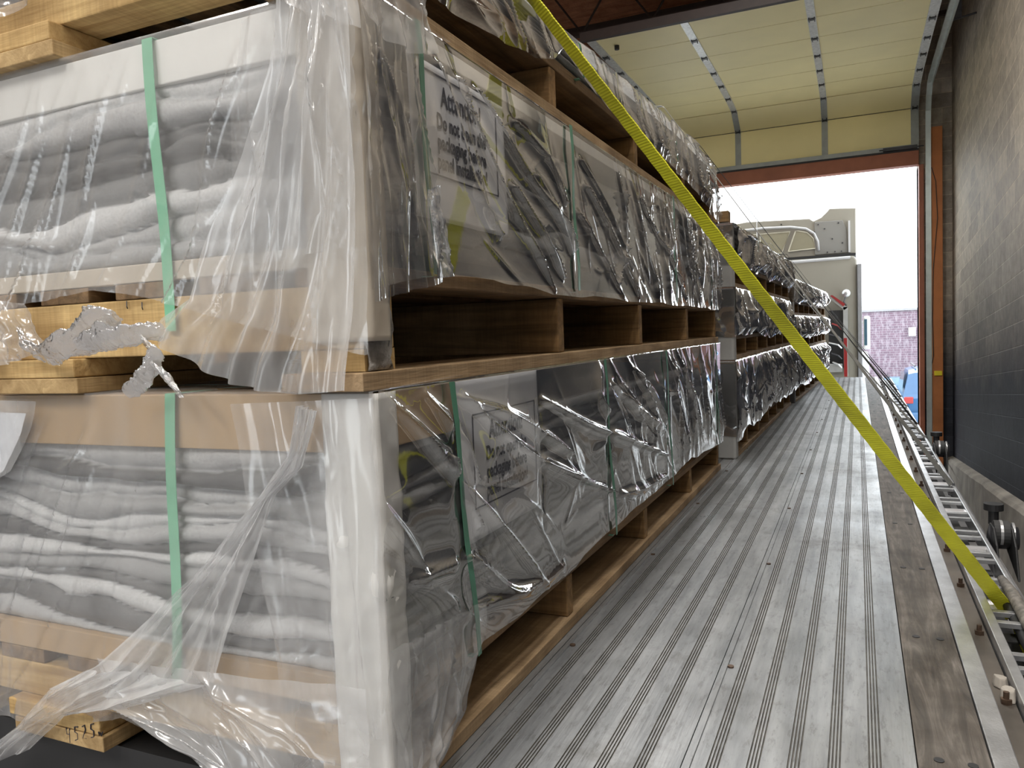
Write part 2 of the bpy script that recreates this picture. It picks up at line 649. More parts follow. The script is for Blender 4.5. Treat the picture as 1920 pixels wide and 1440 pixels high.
# door surround
struct('trim_1', MB().box(-3.0, 0.80, 12.34, 12.52, 2.97, 3.17), REDB, 'red brown header beam over the dock opening', bevel=.006)
mb = MB().box(0.80, 0.862, 12.36, 12.8, -1.3, 2.97)
struct('trim_2', mb, REDB, 'red brown inner edge of the right door jamb', bevel=.004)
struct('trim_3', MB().box(0.955, 1.085, 12.30, 12.50, -1.28, 3.45), ORNG, 'orange brown upright board beside the door track', bevel=.004)

# sectional overhead door, raised under the roof
prof = [(12.38, 3.20), (12.40, 3.76), (12.02, 3.985), (11.45, 4.02), (10.85, 4.03), (10.25, 4.03), (9.6, 4.02), (8.98, 4.02), (8.36, 4.02)]
dr = thing('door_1', 'cream insulated sectional overhead door rolled up over the opening', None, (-0.9, 8.4, 4.0), kind='structure')
XL, XR = -2.70, 0.80
for k in range(len(prof) - 1):
    (y0, z0), (y1, z1) = prof[k], prof[k + 1]
    d = Vector((0, y1 - y0, z1 - z0))
    ln = d.length
    d.normalize()
    nn = Vector((0, d.z, -d.y))   # towards room underside
    if (nn.y > 0 and abs(d.z) > .7) or (nn.z > 0 and abs(d.z) <= .7):
        nn = -nn
    a = Vector((0, y0, z0)) + d * 0.006
    b = Vector((0, y1, z1)) - d * 0.006

    def slab(x0, x1, a, b, o0, o1, m=0, mbx=None):
        mbx = mbx or MB()
        vs = []
        for x in (x0, x1):
            for p, o_ in ((a, o0), (b, o0), (b, o1), (a, o1)):
                q = p + nn * o_
                vs.append((x, q.y, q.z))
        mbx.add(vs, [(0, 1, 2, 3), (7, 6, 5, 4), (0, 4, 5, 1), (1, 5, 6, 2), (2, 6, 7, 3), (3, 7, 4, 0)], m)
        return mbx
    pn = obj('door_panel', slab(XL, XR, a, b, -0.045, 0.0), CREAM, dr)
    obj('backing_strip', slab(XL, XR, a - d * .012, a, -0.04, -0.012), BLACK, pn)
    for xr in (-2.66, -1.636, -0.412, 0.755):
        w = 0.05 if xr in (-2.66, 0.755) else 0.042
        obj('door_rib', slab(xr - w, xr + w, a, b, 0.0, 0.012), RIB if k > 1 else GRIB, pn)
        hm = MB()
        slab(xr - .035, xr + .035, a - d * .03, a + d * .018, .012, .022, 0, hm)
        for e in (-.03, .024):
            slab(xr + e, xr + e + .008, a - d * .05, a + d * .05, .012, .03, 0, hm)
        if k > 0:
            obj('hinge', hm, DARK, pn)
obj('weather_strip', MB().box(XL, XR, 12.33, 12.40, 3.165, 3.205), BLACK, dr)
obj('bottom_rail', MB().box(XL, XR, 12.325, 12.35, 3.19, 3.25), GRIB, dr)
obj('slide_lock', MB().box(0.35, 0.78, 12.29, 12.33, 3.19, 3.235).tube([(0.3, 12.3, 3.21), (0.86, 12.3, 3.21)], .008), DARK, dr)
obj('push_knob', MB().tube([(-2.45, 8.7, 4.02), (-2.45, 8.7, 3.975)], .028), BLACK, dr)
obj('end_beam', MB().box(XL - .05, XR + .05, 8.29, 8.35, 3.985, 4.08), JOIST, dr)


def track(x0, x1, name, label):
    pts = [(12.26, -1.1), (12.26, 3.45)] + [(12.26 - 0.55 * (1 - math.cos(t)), 3.45 + 0.55 * math.sin(t)) for t in (pi / 8, pi / 4, 3 * pi / 8, pi / 2)] + [(6.2, 4.0)]
    m = MB()
    for i in range(len(pts) - 1):
        (ya, za), (yb, zb) = pts[i], pts[i + 1]
        L = math.hypot(yb - ya, zb - za)
        ny, nz = (zb - za) / L, -(yb - ya) / L
        for u0, u1, t0, t1 in ((x0, x1, 0, .006), (x0, x0 + .006, 0, .03), (x1 - .006, x1, 0, .045)):
            poly = [(ya - ny * t0, za - nz * t0), (yb - ny * t0, zb - nz * t0), (yb - ny * t1, zb - nz * t1), (ya - ny * t1, za - nz * t1)]
            m.prism(poly, 0, u0, u1)
    m.prism([(12.2, 3.97), (6.2, 3.97), (6.2, 4.03), (12.2, 4.03)], 0, (x0 + x1) / 2 + (.03 if x0 > 0 else -.05), (x0 + x1) / 2 + (.05 if x0 > 0 else -.03))
    return struct(name, m, TRACKM, label)


track(0.875, 0.94, 'trim_4', 'galvanised roller track running up the right jamb')
track(-2.90, -2.80, 'trim_5', 'galvanised roller track at the far side of the raised door')
struct('trim_6', MB().box(.96, 1.06, 9.9, 9.93, 4.05, 5.3).tube([(.90, 9.9, 4.03), (1.2, 9.9, 4.08)], .012), DARK, 'hanger bracket of the door track')

# roof joists
def truss(y, idx):
    t = thing('roof_joist', None, None, (-3, y, 4.7))
    m = MB().box(-9, 1.2, y - .05, y + .05, 5.2, 5.3).box(-9, 1.2, y - .035, y + .035, 4.55, 4.60)
    obj('chord', m, JOIST, t)
    w = MB()
    x = -9.0
    k = 0
    while x < 1.0:
        w.tube([(x, y, 5.22 if k % 2 == 0 else 4.58), (x + .45, y, 4.58 if k % 2 == 0 else 5.22)], .014, 6)
        x += .45
        k += 1
    obj('web_rods', w, JOIST, t)
    t['kind'] = 'structure'
    t['label'] = 'open web steel roof joist ' + idx
    return t


truss(8.0, 'next to the rolled up door edge')
truss(9.6, 'just above the rolled up door')
truss(6.2, 'over the near stack')
truss(3.5, 'over the front of the near stack')
truss(11.2, 'above the rolled up door near the opening')

for i, (lx, ly) in enumerate(FILL_LAMPS):  # housings and glowing tubes added around the unseen fill lights
    t = thing('added_fill_light', None, None, (lx, ly, 4.75))
    tag(t, ['unseen fill light added over the left rear of the dock', 'unseen fill light added over the right rear of the dock',
            'unseen fill light added left of the near stack', 'unseen fill light added above the trailer beside the block wall',
            'unseen fill light added above the middle of the near stack'][i], 'light')
    obj('housing', MB().box(lx - .15, lx + .15, ly - 1.2, ly + 1.2, 4.74, 4.80), WHT, t, bevel=.01)
    for s in (-.07, .07):
        obj('fill_tube', MB().tube([(lx + s, ly - 1.12, 4.725), (lx + s, ly + 1.12, 4.725)], .013), TUBE, t)
    for e in (-.9, .9):
        obj('hanger', MB().tube([(lx, ly + e, 4.8), (lx, ly + e, 5.3)], .004, 5), STEEL, t)

# yellow tag and cable on the jamb, bollard
t = thing('warning_tag', 'small yellow tag tied around the orange door board', 'tag', (1.0, 12.28, .15))
obj('tag_band', MB().box(.975, 1.07, 12.27, 12.295, .02, .085), YPAINT, t, bevel=.004)
obj('hook', MB().tube([(.95, 12.28, .04), (.93, 12.27, .06), (.92, 12.27, .1)], .008, 6), DARK, t)
o = obj('cable', MB().tube([(.95, 12.28, 2.9), (1.0, 12.27, 2.7), (1.02, 12.27, 2.2), (.965, 12.27, 1.5), (.955, 12.27, .8), (.965, 12.27, .3), (.93, 12.27, .1)], .005, 6), BLACK)
tag(o, 'thin black cable hanging down the orange door board', 'cable')
t = thing('bollard', 'yellow steel bollard outside the right door jamb', 'bollard', (.93, 13.0, -1.35))
obj('post', MB().tube([(.93, 13.0, -1.35), (.93, 13.0, .10)], .055, 20), YPAINT, t, smooth=True)
obj('cap', MB().tube([(.93, 13.0, .10), (.93, 13.0, .14), (.93, 13.0, .16)], [.055, .04, .01], 20), YPAINT, t, smooth=True)

# ================================================================== YARD
t = thing('brick_building', 'low whitewashed purple brick building across the yard', 'building', (3, 30, -2.8))
obj('wall', MB().box(-20, 26, 30, 38, -3.2, 1.2), PURP, t)
obj('coping', MB().box(-20.1, 26.1, 29.93, 38, 1.16, 1.24), CABD, t)
obj('ledge', MB().box(-20, 26, 29.9, 30, -1.36, -1.22), CABW, t)
obj('base_band', MB().box(-20, 26, 29.96, 30, -3.2, -1.36), plain('dull_mauve_base', (.08, .065, .075), .9), t)
obj('wall_box', MB().box(1.60, 1.82, 29.9, 30, .27, .57), CABW, t, label='small white box on the brick wall')


def suv(name, label, x, y, zg, col, w=1.8, L=4.4, h=1.65):
    t = thing(name, label, 'car', (x, y, zg))
    prof = [(0, .45), (0.02, .95), (.10, 1.05), (.35, 1.55), (.7, h - .02), (2.3, h - .04), (3.0, 1.12), (4.0, 1.0), (L, .8), (L, .35), (0.2, .3)]
    G = []
    n = len(prof)
    for i in range(9):
        s = -1 + 2 * i / 8
        row = []
        for (py, pz) in prof:
            sh = (1 - 0.16 * max(0, (pz - 1.0)) / .6)
            e = math.copysign(abs(s) ** .6, s) if s else 0
            row.append((x + w / 2 * e * sh, y + py + .10 * s * s * (1 if py < 2 else -1), zg + pz - .05 * s ** 4))
        row.append(row[0])
        G.append(row)
    m = MB().grid(np.array(G))
    m.add(G[0][:n], [tuple(range(n))])
    m.add(G[8][:n], [tuple(range(n))[::-1]])
    b = obj('body', m, CARB if col is None else col, t, smooth=False)
    obj('rear_window', MB().add([(x - .62, y + .17, zg + 1.08), (x + .62, y + .17, zg + 1.08), (x + .55, y + .36, zg + 1.5), (x - .55, y + .36, zg + 1.5)], [(0, 1, 2, 3)]), GLASS, t)
    for s in (-1, 1):
        obj('side_window', MB().add([(x + s * .9, y + .6, zg + 1.05), (x + s * .9, y + 2.7, zg + 1.05), (x + s * .84, y + 2.2, zg + 1.5), (x + s * .84, y + .7, zg + 1.52)], [(0, 1, 2, 3)]), GLASS, t)
        obj('tail_light', MB().box(x + s * .78 - .1, x + s * .78 + .1, y - .01 + .06, y + .14, zg + .82, zg + .98), REDT, t, bevel=.02)
        for yy in (.85, 3.5):
            wq = obj('wheel', MB().tube([(x + s * .7, y + yy, zg + .34), (x + s * .93, y + yy, zg + .34)], .34, 22), BLACK, t)
            obj('hub', MB().tube([(x + s * .92, y + yy, zg + .34), (x + s * .94, y + yy, zg + .34)], .2, 16), STEEL, wq)
    obj('bumper', MB().box(x - .85, x + .85, y - .06, y + .15, zg + .38, zg + .62), CARB if col is None else col, t, bevel=.04)
    obj('licence_plate', MB().box(x - .25, x + .25, y - .02, y + .02, zg + .72, zg + .86), CABW, t)
    for s in (-1, 1):
        obj('roof_rail', MB().tube([(x + s * .6, y + .8, zg + h + .03), (x + s * .6, y + 2.4, zg + h + .03)], .02, 6), DARK, t)
    return t


suv('suv', 'blue suv parked in the yard, rear end towards the dock', 1.88, 20.6, -2.0, None)
suv('parked_car', 'light blue car parked beyond the blue suv', 1.45, 25.0, -2.4, plain('light_blue_paint', (.10, .17, .24), .25, .2), h=1.5)

# ------------------------------------------------------------------ truck tractor
CY = 14.3
t = thing('truck_cab', 'cream grey truck tractor with sleeper standing at the trailer front', 'truck', (-1.15, CY + 1, -1.45))
XA, XB = -2.38, 0.0
m = MB()
arc = []
pr = [(XA, -.75), (XB, -.75), (XB, 1.86), (XB - .05, 1.93), (XA + .05, 1.93), (XA, 1.86)]
m.prism(pr, 1, CY, CY + 2.4)
obj('sleeper_body', m, CAB, t, bevel=.03)
m = MB().prism([(CY + 2.4, -.75), (CY + 4.6, -.75), (CY + 4.6, .35), (CY + 3.1, .55), (CY + 2.7, 1.5), (CY + 2.4, 1.7)], 0, XA + .1, XB - .05)
obj('cab_front', m, CAB, t, bevel=.03)
# roof fairing with raised side wing
fz = 1.97
fair = [(XA, fz), (XB - .01, fz), (XB - .01, 2.73), (XB - .42, 2.76), (XB - .47, 2.70), (XB - .56, 2.62), (XB - .68, 2.57), (XB - .74, 2.62), (XA + .6, 2.66), (XA, 2.60)]
obj('roof_fairing', MB().prism(fair, 1, CY + .12, CY + 2.0), CAB, t, bevel=.015)
obj('fairing_panel', MB().prism([(XB - .66, fz + .02), (XB - .14, fz + .02), (XB - .16, 2.40), (XB - .22, 2.54), (XB - .66, 2.55)], 1, CY + .095, CY + .125), plain('grey_panel_paint', (.21, .205, .19), .45, 0, .03, 1), t, bevel=.006)
obj('wing_edge', MB().box(XB - .13, XB - .10, CY + .06, CY + .13, fz + .02, 2.52), CABW, t)
ap = [(-2.3, 2.02), (-.62, 2.02), (-.62, 2.2), (-.66, 2.33), (-.74, 2.42), (-.9, 2.48), (-1.3, 2.51), (-2.3, 2.50)]
m = MB()
arch = [(-.60, 2.06), (-.61, 2.22), (-.67, 2.36), (-.80, 2.45), (-1.05, 2.50), (-1.5, 2.52), (-2.3, 2.50)]
m.tube([(x, CY + .09, z) for x, z in arch], .02, 8)
obj('window_trim', m, CABW, t, smooth=True)
RC = plain('recess_paint', (.24, .22, .15), .4, 0, .06)
for poly in ([(-2.3, 2.06), (-1.62, 2.06), (-1.62, 2.42), (-2.3, 2.42)], [(-1.54, 2.06), (-1.20, 2.06), (-1.06, 2.42), (-1.56, 2.42)], [(-1.09, 2.08), (-.65, 2.10), (-.68, 2.27), (-.78, 2.38), (-.92, 2.42), (-.97, 2.42)]):
    pn = obj('recess_panel', MB().prism(poly, 1, CY + .10, CY + .13), RC, t)
    obj('panel_rim', MB().tube([(x, CY + .10, z) for x, z in poly + [poly[0]]], .012, 6), plain('rim_paint', (.45, .42, .33), .35), pn)
obj('whip_antenna', MB().tube([(-1.60, CY + .02, 2.05), (-1.60, CY + .02, 2.66)], .008, 6), CABW, t)
for bx, bz in [(-.60, 2.50), (-.28, 2.50), (-.66, 2.38), (-.50, 2.42), (-.38, 2.24), (-.22, 2.16), (-.46, 2.02), (-.34, 2.02), (-.24, 2.02), (-1.2, 2.56), (-1.9, 2.54)]:
    obj('bolt', MB().tube([(bx, CY + .08, bz), (bx, CY + .12, bz)], .012, 8), DARK, t)
obj('seam_gap', MB().box(XA + .1, XB - .02, CY + .02, CY + 1.9, 1.93, 1.97), BLACK, t)
obj('rear_lip', MB().tube([(XA + .1, CY, 1.87), (XB - .1, CY, 1.90)], .025, 8), CABW, t)
obj('side_extender', MB().box(XB, XB + .07, CY - .05, CY + .9, -.3, 1.78), CABD, t, bevel=.01)
obj('small_window', MB().box(-1.25, -1.05, CY - .01, CY + .02, 1.55, 1.64), GLASS, t)
obj('work_lamp', MB().tube([(-.17, CY - .10, 1.30), (-.17, CY - .02, 1.30)], [.065, .05], 18), STEEL, t, smooth=True)
obj('lamp_bracket', MB().tube([(-.17, CY - .03, 1.28), (-.21, CY - .03, 1.16), (-.17, CY, 1.10)], .012, 6), DARK, t)
m = MB().box(-.45, -.22, CY - .10, CY - .02, .05, 1.02)
obj('gear_recess', m, BLACK, t)
obj('rack_post', MB().box(-.22, -.15, CY - .13, CY - .04, -.1, 1.07).prism([(-.47, 1.26), (-.42, 1.28), (-.15, 1.06), (-.2, 1.02)], 1, CY - .13, CY - .05), CARD_G, t)
obj('red_tape', MB().prism([(-.42, 1.27), (-.385, 1.28), (-.185, 1.12), (-.215, 1.08)], 1, CY - .145, CY - .12).box(-.215, -.165, CY - .145, CY - .12, -.1, .55), REDT, t)
for zz in (.15, .3, .48, .62, .8):
    obj('hose_coupling', MB().tube([(-.42 + .03 * math.sin(zz * 9), CY - .13, zz), (-.30, CY - .16, zz - .04), (-.25, CY - .13, zz - .1)], .014, 6), [REDT, STEEL, DARK, STEEL, DARK][int(zz * 7) % 5], t)
obj('lower_box', MB().box(-.45, -.24, CY - .14, CY - .1, -.02, .12), CARD_G, t)
mm = obj('mirror_arm', MB().tube([(XB + .05, CY + 2.2, .3), (XB + .2, CY + 2.2, .35)], .02, 6).tube([(XB + .05, CY + 2.2, .8), (XB + .2, CY + 2.2, .8)], .02, 6), CABW, t)
obj('mirror', MB().box(XB + .1, XB + .22, CY + 2.1, CY + 2.16, .28, .92), CABW, t, bevel=.03)
obj('mirror_glass', MB().box(XB + .115, XB + .165, CY + 2.09, CY + 2.11, .36, .86), GLASS, t)
obj('front_fender', MB().box(XB - .02, XB + .2, CY + 2.3, CY + 4.2, -.9, .18), CABW, t, bevel=.05)
for yy in (0.5, 1.6, 4.0):
    for xx in (-2.2, -.15):
        wq = obj('wheel', MB().tube([(xx - .15, CY + yy, -.98), (xx + .15, CY + yy, -.98)], .5, 24), BLACK, t)

# ================================================================== TRAILER
tr = thing('flatbed_trailer', 'aluminium flatbed trailer with grooved deck and timber nailer strip', 'trailer', (-.9, 6.4, -1.3))
Y0, Y1 = 1.12, 12.42
for k in range(6):
    x1 = 0.090 - 0.395 * k
    x0 = x1 - 0.393
    pts = [(x1, -.04), (x1, 0), ]
    fl = []
    for g in range(1, 6):
        xc = x1 - 0.068 * g
        st = xc + 0.0105
        for q in range(4):
            a = st - q * .0062
            pts += [(a, 0), (a - .0006, -.003), (a - .0026, -.003), (a - .0032, 0)]
    lip = x0 + .012
    pts += [(lip + .004, 0), (lip + .003, .0035), (lip - .003, .0035), (lip - .004, 0), (x0, 0), (x0, -.04)]
    vs, fs, ms = [], [], []
    ny = 2
    for y in (Y0, Y1):
        vs += [(x, y, z) for x, z in pts]
    n = len(pts)
    m = MB()
    m.add(vs, [])
    for i in range(n - 1):
        m.f.append((i, i + 1, n + i + 1, n + i))
        low = pts[i][1] < -.001 and pts[i + 1][1] < -.001 and i > 1 and i < n - 2
        sl = (pts[i][1] < -.001) != (pts[i + 1][1] < -.001) and 1 < i < n - 2
        m.m.append(1 if (low or sl) else 0)
    pl = obj('deck_plank', m, [ALU, GROOVE], tr)
    if k < 3:
        for q in range(13):
            yy = 1.825 + .855 * q
            obj('screw', MB().tube([(x0 + .022, yy, -.002), (x0 + .022, yy, .0035)], .0075, 10), RUST, pl)
obj('nailer_strip', MB().box(.0925, .2125, Y0, Y1, -.04, -.001), NAIL, tr)
for q in range(22):
    yy = 1.55 + q * .61 * (1 if q else 1)
    if yy > Y1:
        break
    for xx in (.128, .182):
        obj('plug_hole', MB().tube([(xx, yy, -.002), (xx, yy, .0004)], .009, 10), BLACK, tr)
obj('edge_strip', MB().box(.215, .256, Y0, Y1, -.05, .003), ALU2, tr, bevel=.002)
obj('side_channel', MB().box(.256, .302, Y0, Y1, -.12, -.028), plain('brown_channel', (.10, .085, .07), .6, .3, .4, 5), tr)
obj('inner_bar', MB().box(.306, .330, Y0, Y1, -.10, .0), ALU2, tr, bevel=.002)
obj('tail_shade_box', MB().box(-2.3, .434, 1.06, 1.118, -.42, -.006), BLACK, tr)  # black box added to keep the space below the tail in shade
obj('tail_bumper', MB().box(-2.1, .25, .98, 1.06, -1.0, -.85), BLACK, tr, bevel=.01)
obj('side_beam', MB().box(.12, .30, Y0, Y1, -.42, -.12), DARK, tr)
obj('rub_rail', MB().box(.418, .434, Y0, Y1, -.085, -.02), ALU2, tr, bevel=.003)
yy = 1.15
i = 0
while yy < Y1 - .2:
    m = MB()
    for e in (0, .085):
        m.box(.330, .418, yy + e, yy + e + .022, -.036, -.022)
    m.box(.332, .416, yy + .022, yy + .085, -.085, -.079, 1).box(.331, .333, yy + .107, yy + .31, -.10, -.025, 1)
    obj('stake_pocket', m, [ALU2, BLACK], tr, bevel=.002)
    if i % 2 == 0:
        obj('spool', MB().tube([(.330, yy + .22, -.052), (.418, yy + .22, -.052)], .02, 10), ALU2, tr)
    yy += .31
    i += 1
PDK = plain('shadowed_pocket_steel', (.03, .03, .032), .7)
obj('pocket_backing', MB().box(.330, .418, Y0, Y1, -.16, -.14), PDK, tr)  # dark sheet below the open pockets, shade put into its colour
for q in range(26):
    yy = 1.49 + q * .405
    if yy > Y1:
        break
    bo = obj('channel_bolt', MB().tube([(.284, yy, -.028), (.284, yy, -.002)], .006, 8).tube([(.284, yy, -.028), (.284, yy, -.017)], .0115, 6), RUST, tr)
m = MB().box(-1.45, -1.33, Y0, Y1, -.6, -.04).box(-.55, -.43, Y0, Y1, -.6, -.04)
obj('main_beam', m, DARK, tr)
obj('left_rail', MB().box(-2.3, -2.28, Y0, Y1, -.1, 0), ALU2, tr)
for xx in (-2.1, .0):
    for yw in (1.75, 3.0):
        wq = obj('wheel', MB().tube([(xx - .14, yw, -.82), (xx + .14, yw, -.82)], .48, 28), BLACK, tr)
        obj('hub', MB().tube([(xx + .12, yw, -.82), (xx + .16, yw, -.82)], .2, 16), STEEL, wq)
# strap winches
for wy, wx, s in ((3.30, .475, 1.0), (5.45, .455, .95)):
    w = thing('strap_winch', {3.30: 'large black strap winch on the rub rail, the one nearest the yellow strap hook',
                              5.45: 'black strap winch with a bright top further along the rub rail'}[wy], 'winch', (wx, wy, -.11), group='strap winches on the rub rail')
    m = MB()
    m.prism([(wy - .16, -.13), (wy - .10, -.02), (wy - .03, .03 * s), (wy + .05, .03 * s), (wy + .12, -.02), (wy + .14, -.06)], 0, wx - .028, wx - .020)
    m.prism([(wy - .16, -.13), (wy - .10, -.02), (wy - .03, .03 * s), (wy + .05, .03 * s), (wy + .12, -.02), (wy + .14, -.06)], 0, wx + .030, wx + .038)
    obj('frame', m, BLACK, w, bevel=.003)
    obj('wound_webbing', MB().tube([(wx - .02, wy + .02, .0), (wx + .03, wy + .02, .0)], .046 * s, 22), WEBD, w, smooth=False)
    obj('drum', MB().tube([(wx - .03, wy + .03, -.02), (wx + .06, wy + .03, -.02)], .042 * s, 18), DARK, w, smooth=True)
    obj('ratchet_band', MB().tube([(wx + .038, wy + .02, 0), (wx + .046, wy + .02, 0)], .040, 18), STEEL, w)
    obj('ratchet_band', MB().tube([(wx - .001, wy + .02, 0), (wx + .008, wy + .02, 0)], .0475 * s, 22), STEEL, w)
    obj('cap', MB().tube([(wx, wy + .16, .00), (wx, wy + .16, .055)], [.018, .018], 12).tube([(wx, wy + .16, .055), (wx, wy + .16, .08)], .034, 18), BLACK, w)

# chips of stone by the bolts
for (sx, sy, ss, lb) in ((.286, 1.985, .020, 'pale stone chip lying in the side channel beside the nearer chip'), (.290, 1.915, .022, 'pale stone chip lying against a rusty channel bolt')):
    m = MB()
    n = 7
    vs = [(sx + ss * math.cos(2 * pi * k / n) * R.uniform(.7, 1), sy + ss * 1.2 * math.sin(2 * pi * k / n), -.0275) for k in range(n)]
    vs += [(sx + ss * .75 * math.cos(2 * pi * k / n) * R.uniform(.7, 1), sy + ss * .85 * math.sin(2 * pi * k / n), -.0275 + ss * R.uniform(.9, 1.3)) for k in range(n)]
    m.add(vs, [tuple(range(n))[::-1], tuple(range(n, 2 * n))] + [(k, (k + 1) % n, n + (k + 1) % n, n + k) for k in range(n)])
    o = obj('stone_chip', m, CONC, bevel=.003)
    tag(o, lb, 'stone')
o = obj('rubber_puck', MB().tube([(.95, 8.35, -1.3), (.95, 8.35, -1.255)], .07, 20), BLACK)
tag(o, 'round black rubber disc lying on the floor by the footing', 'disc')


# ================================================================== PALLETS AND BUNDLES
def pallet(name, label, loc, rz, Wd, L, hp, ys, group, front=True, z_br=1.0):
    t = thing(name, label, 'pallet', loc, rz, group)
    cr = -.93 if front else -.95
    for xa, xb in ((-.16, 0.004), (cr, cr + .27), (-Wd, -Wd + .16)):
        obj('bottom_board', MB().box(xa, xb, -.03 if front else 0, L, 0, .03), W_PALE_Y if xa != -.16 else W_TAN, t, local=True, bevel=.002)
    top = hp - .03
    for i, yy in enumerate(ys):
        if i == 0:
            obj('stringer', MB().box(-Wd, -.012, 0, .09, .068, top), W_PALE_X, t, local=True, bevel=.003)
            obj('runner_block', MB().box(cr - .02, cr + .26, -.028, .30, .031, .0675), W_PALE_X, t, local=True, bevel=.003)
            obj('corner_block', MB().box(-.14, -.012, 0, .09, .031, .0675), W_PALE_X, t, local=True)
        else:
            obj('stringer', MB().box(-Wd, -.006, yy - .045, yy, .031, top), W_OLDX, t, local=True, bevel=.003)
    for xa in np.linspace(-Wd, -.145, 6):
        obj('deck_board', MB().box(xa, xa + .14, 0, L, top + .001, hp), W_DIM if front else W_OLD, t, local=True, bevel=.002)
    return t


def layers(n, L, z0, z1, seed, du, amp, maxd):
    """heights of the stacked sheets: returns grid depth, tone for u in [0,L], z in [z0,z1]"""
    nu = max(24, int(L / du))
    nz = n * 7
    u = np.linspace(0, L, nu)
    z = np.linspace(z0, z1, nz)
    U, Z = np.meshgrid(u, z)
    b = np.linspace(z0, z1, n + 1)
    hgt = (z1 - z0) / n
    B = np.array([b[k] + (0 if k in (0, n) else 1) * hgt * (amp * 1.15 * fbm(u * 2.6 + seed * 7.1, np.full_like(u, k * .37 + seed), seed % 50, 3)) for k in range(n + 1)])
    B = np.sort(B, axis=0)
    dep = np.zeros_like(U)
    tone = np.zeros_like(U)
    rr = np.random.RandomState(seed + 50)
    od = rr.rand(n) * maxd * 1.5
    tn = rr.choice([.34, .46, .58, .22, .10, .42, .13], n)
    for k in range(n):
        lo = B[k][None, :]
        hi = B[k + 1][None, :]
        msk = (Z >= lo) & (Z <= hi + 1e-9)
        f = np.clip((Z - lo) / np.maximum(hi - lo, 1e-4), 0, 1)
        prof = np.power(np.clip(1 - (2 * f - 1) ** 2, 0, 1),   .5) * .019
        dd = prof + od[k] + .008 * fbm(U * 3 + k, Z * 3, (seed + k) % 50, 2)
        dep = np.where(msk, dd, dep)
        tone = np.where(msk, tn[k], tone)
    dep += .0015 * fbm(U * 40, Z * 60, 9, 2)
    return U, Z, dep, tone


def tone_attr(o, tones):
    ca = o.data.color_attributes.new('tone', 'FLOAT_COLOR', 'POINT')
    a = np.ones((len(tones), 4), np.float32)
    a[:, 0] = tones
    a[:, 1] = tones
    a[:, 2] = tones
    ca.data.foreach_set('color', a.ravel())


def wrinkles(U, V, seed, n, ang, spread, w, amp, ln, sgn=1):
    rr = np.random.RandomState(seed)
    D = np.zeros_like(U)
    u0, u1, v0, v1 = U.min(), U.max(), V.min(), V.max()
    for _ in range(n):
        a = math.radians(ang + rr.randn() * spread)
        cu, cv = rr.uniform(u0, u1), rr.uniform(v0, v1)
        wi = w * rr.uniform(.5, 1.8)
        am = amp * rr.uniform(.3, 1.3)
        l = ln * rr.uniform(.4, 1.5)
        du, dv = U - cu, V - cv
        al = du * math.cos(a) + dv * math.sin(a)
        pe = -du * math.sin(a) + dv * math.cos(a) + .15 * al * al / max(l, .05) * rr.uniform(-1, 1)
        D += am * np.exp(-np.abs(pe) / wi) * np.exp(-(al / l) ** 4)
    return sgn * D


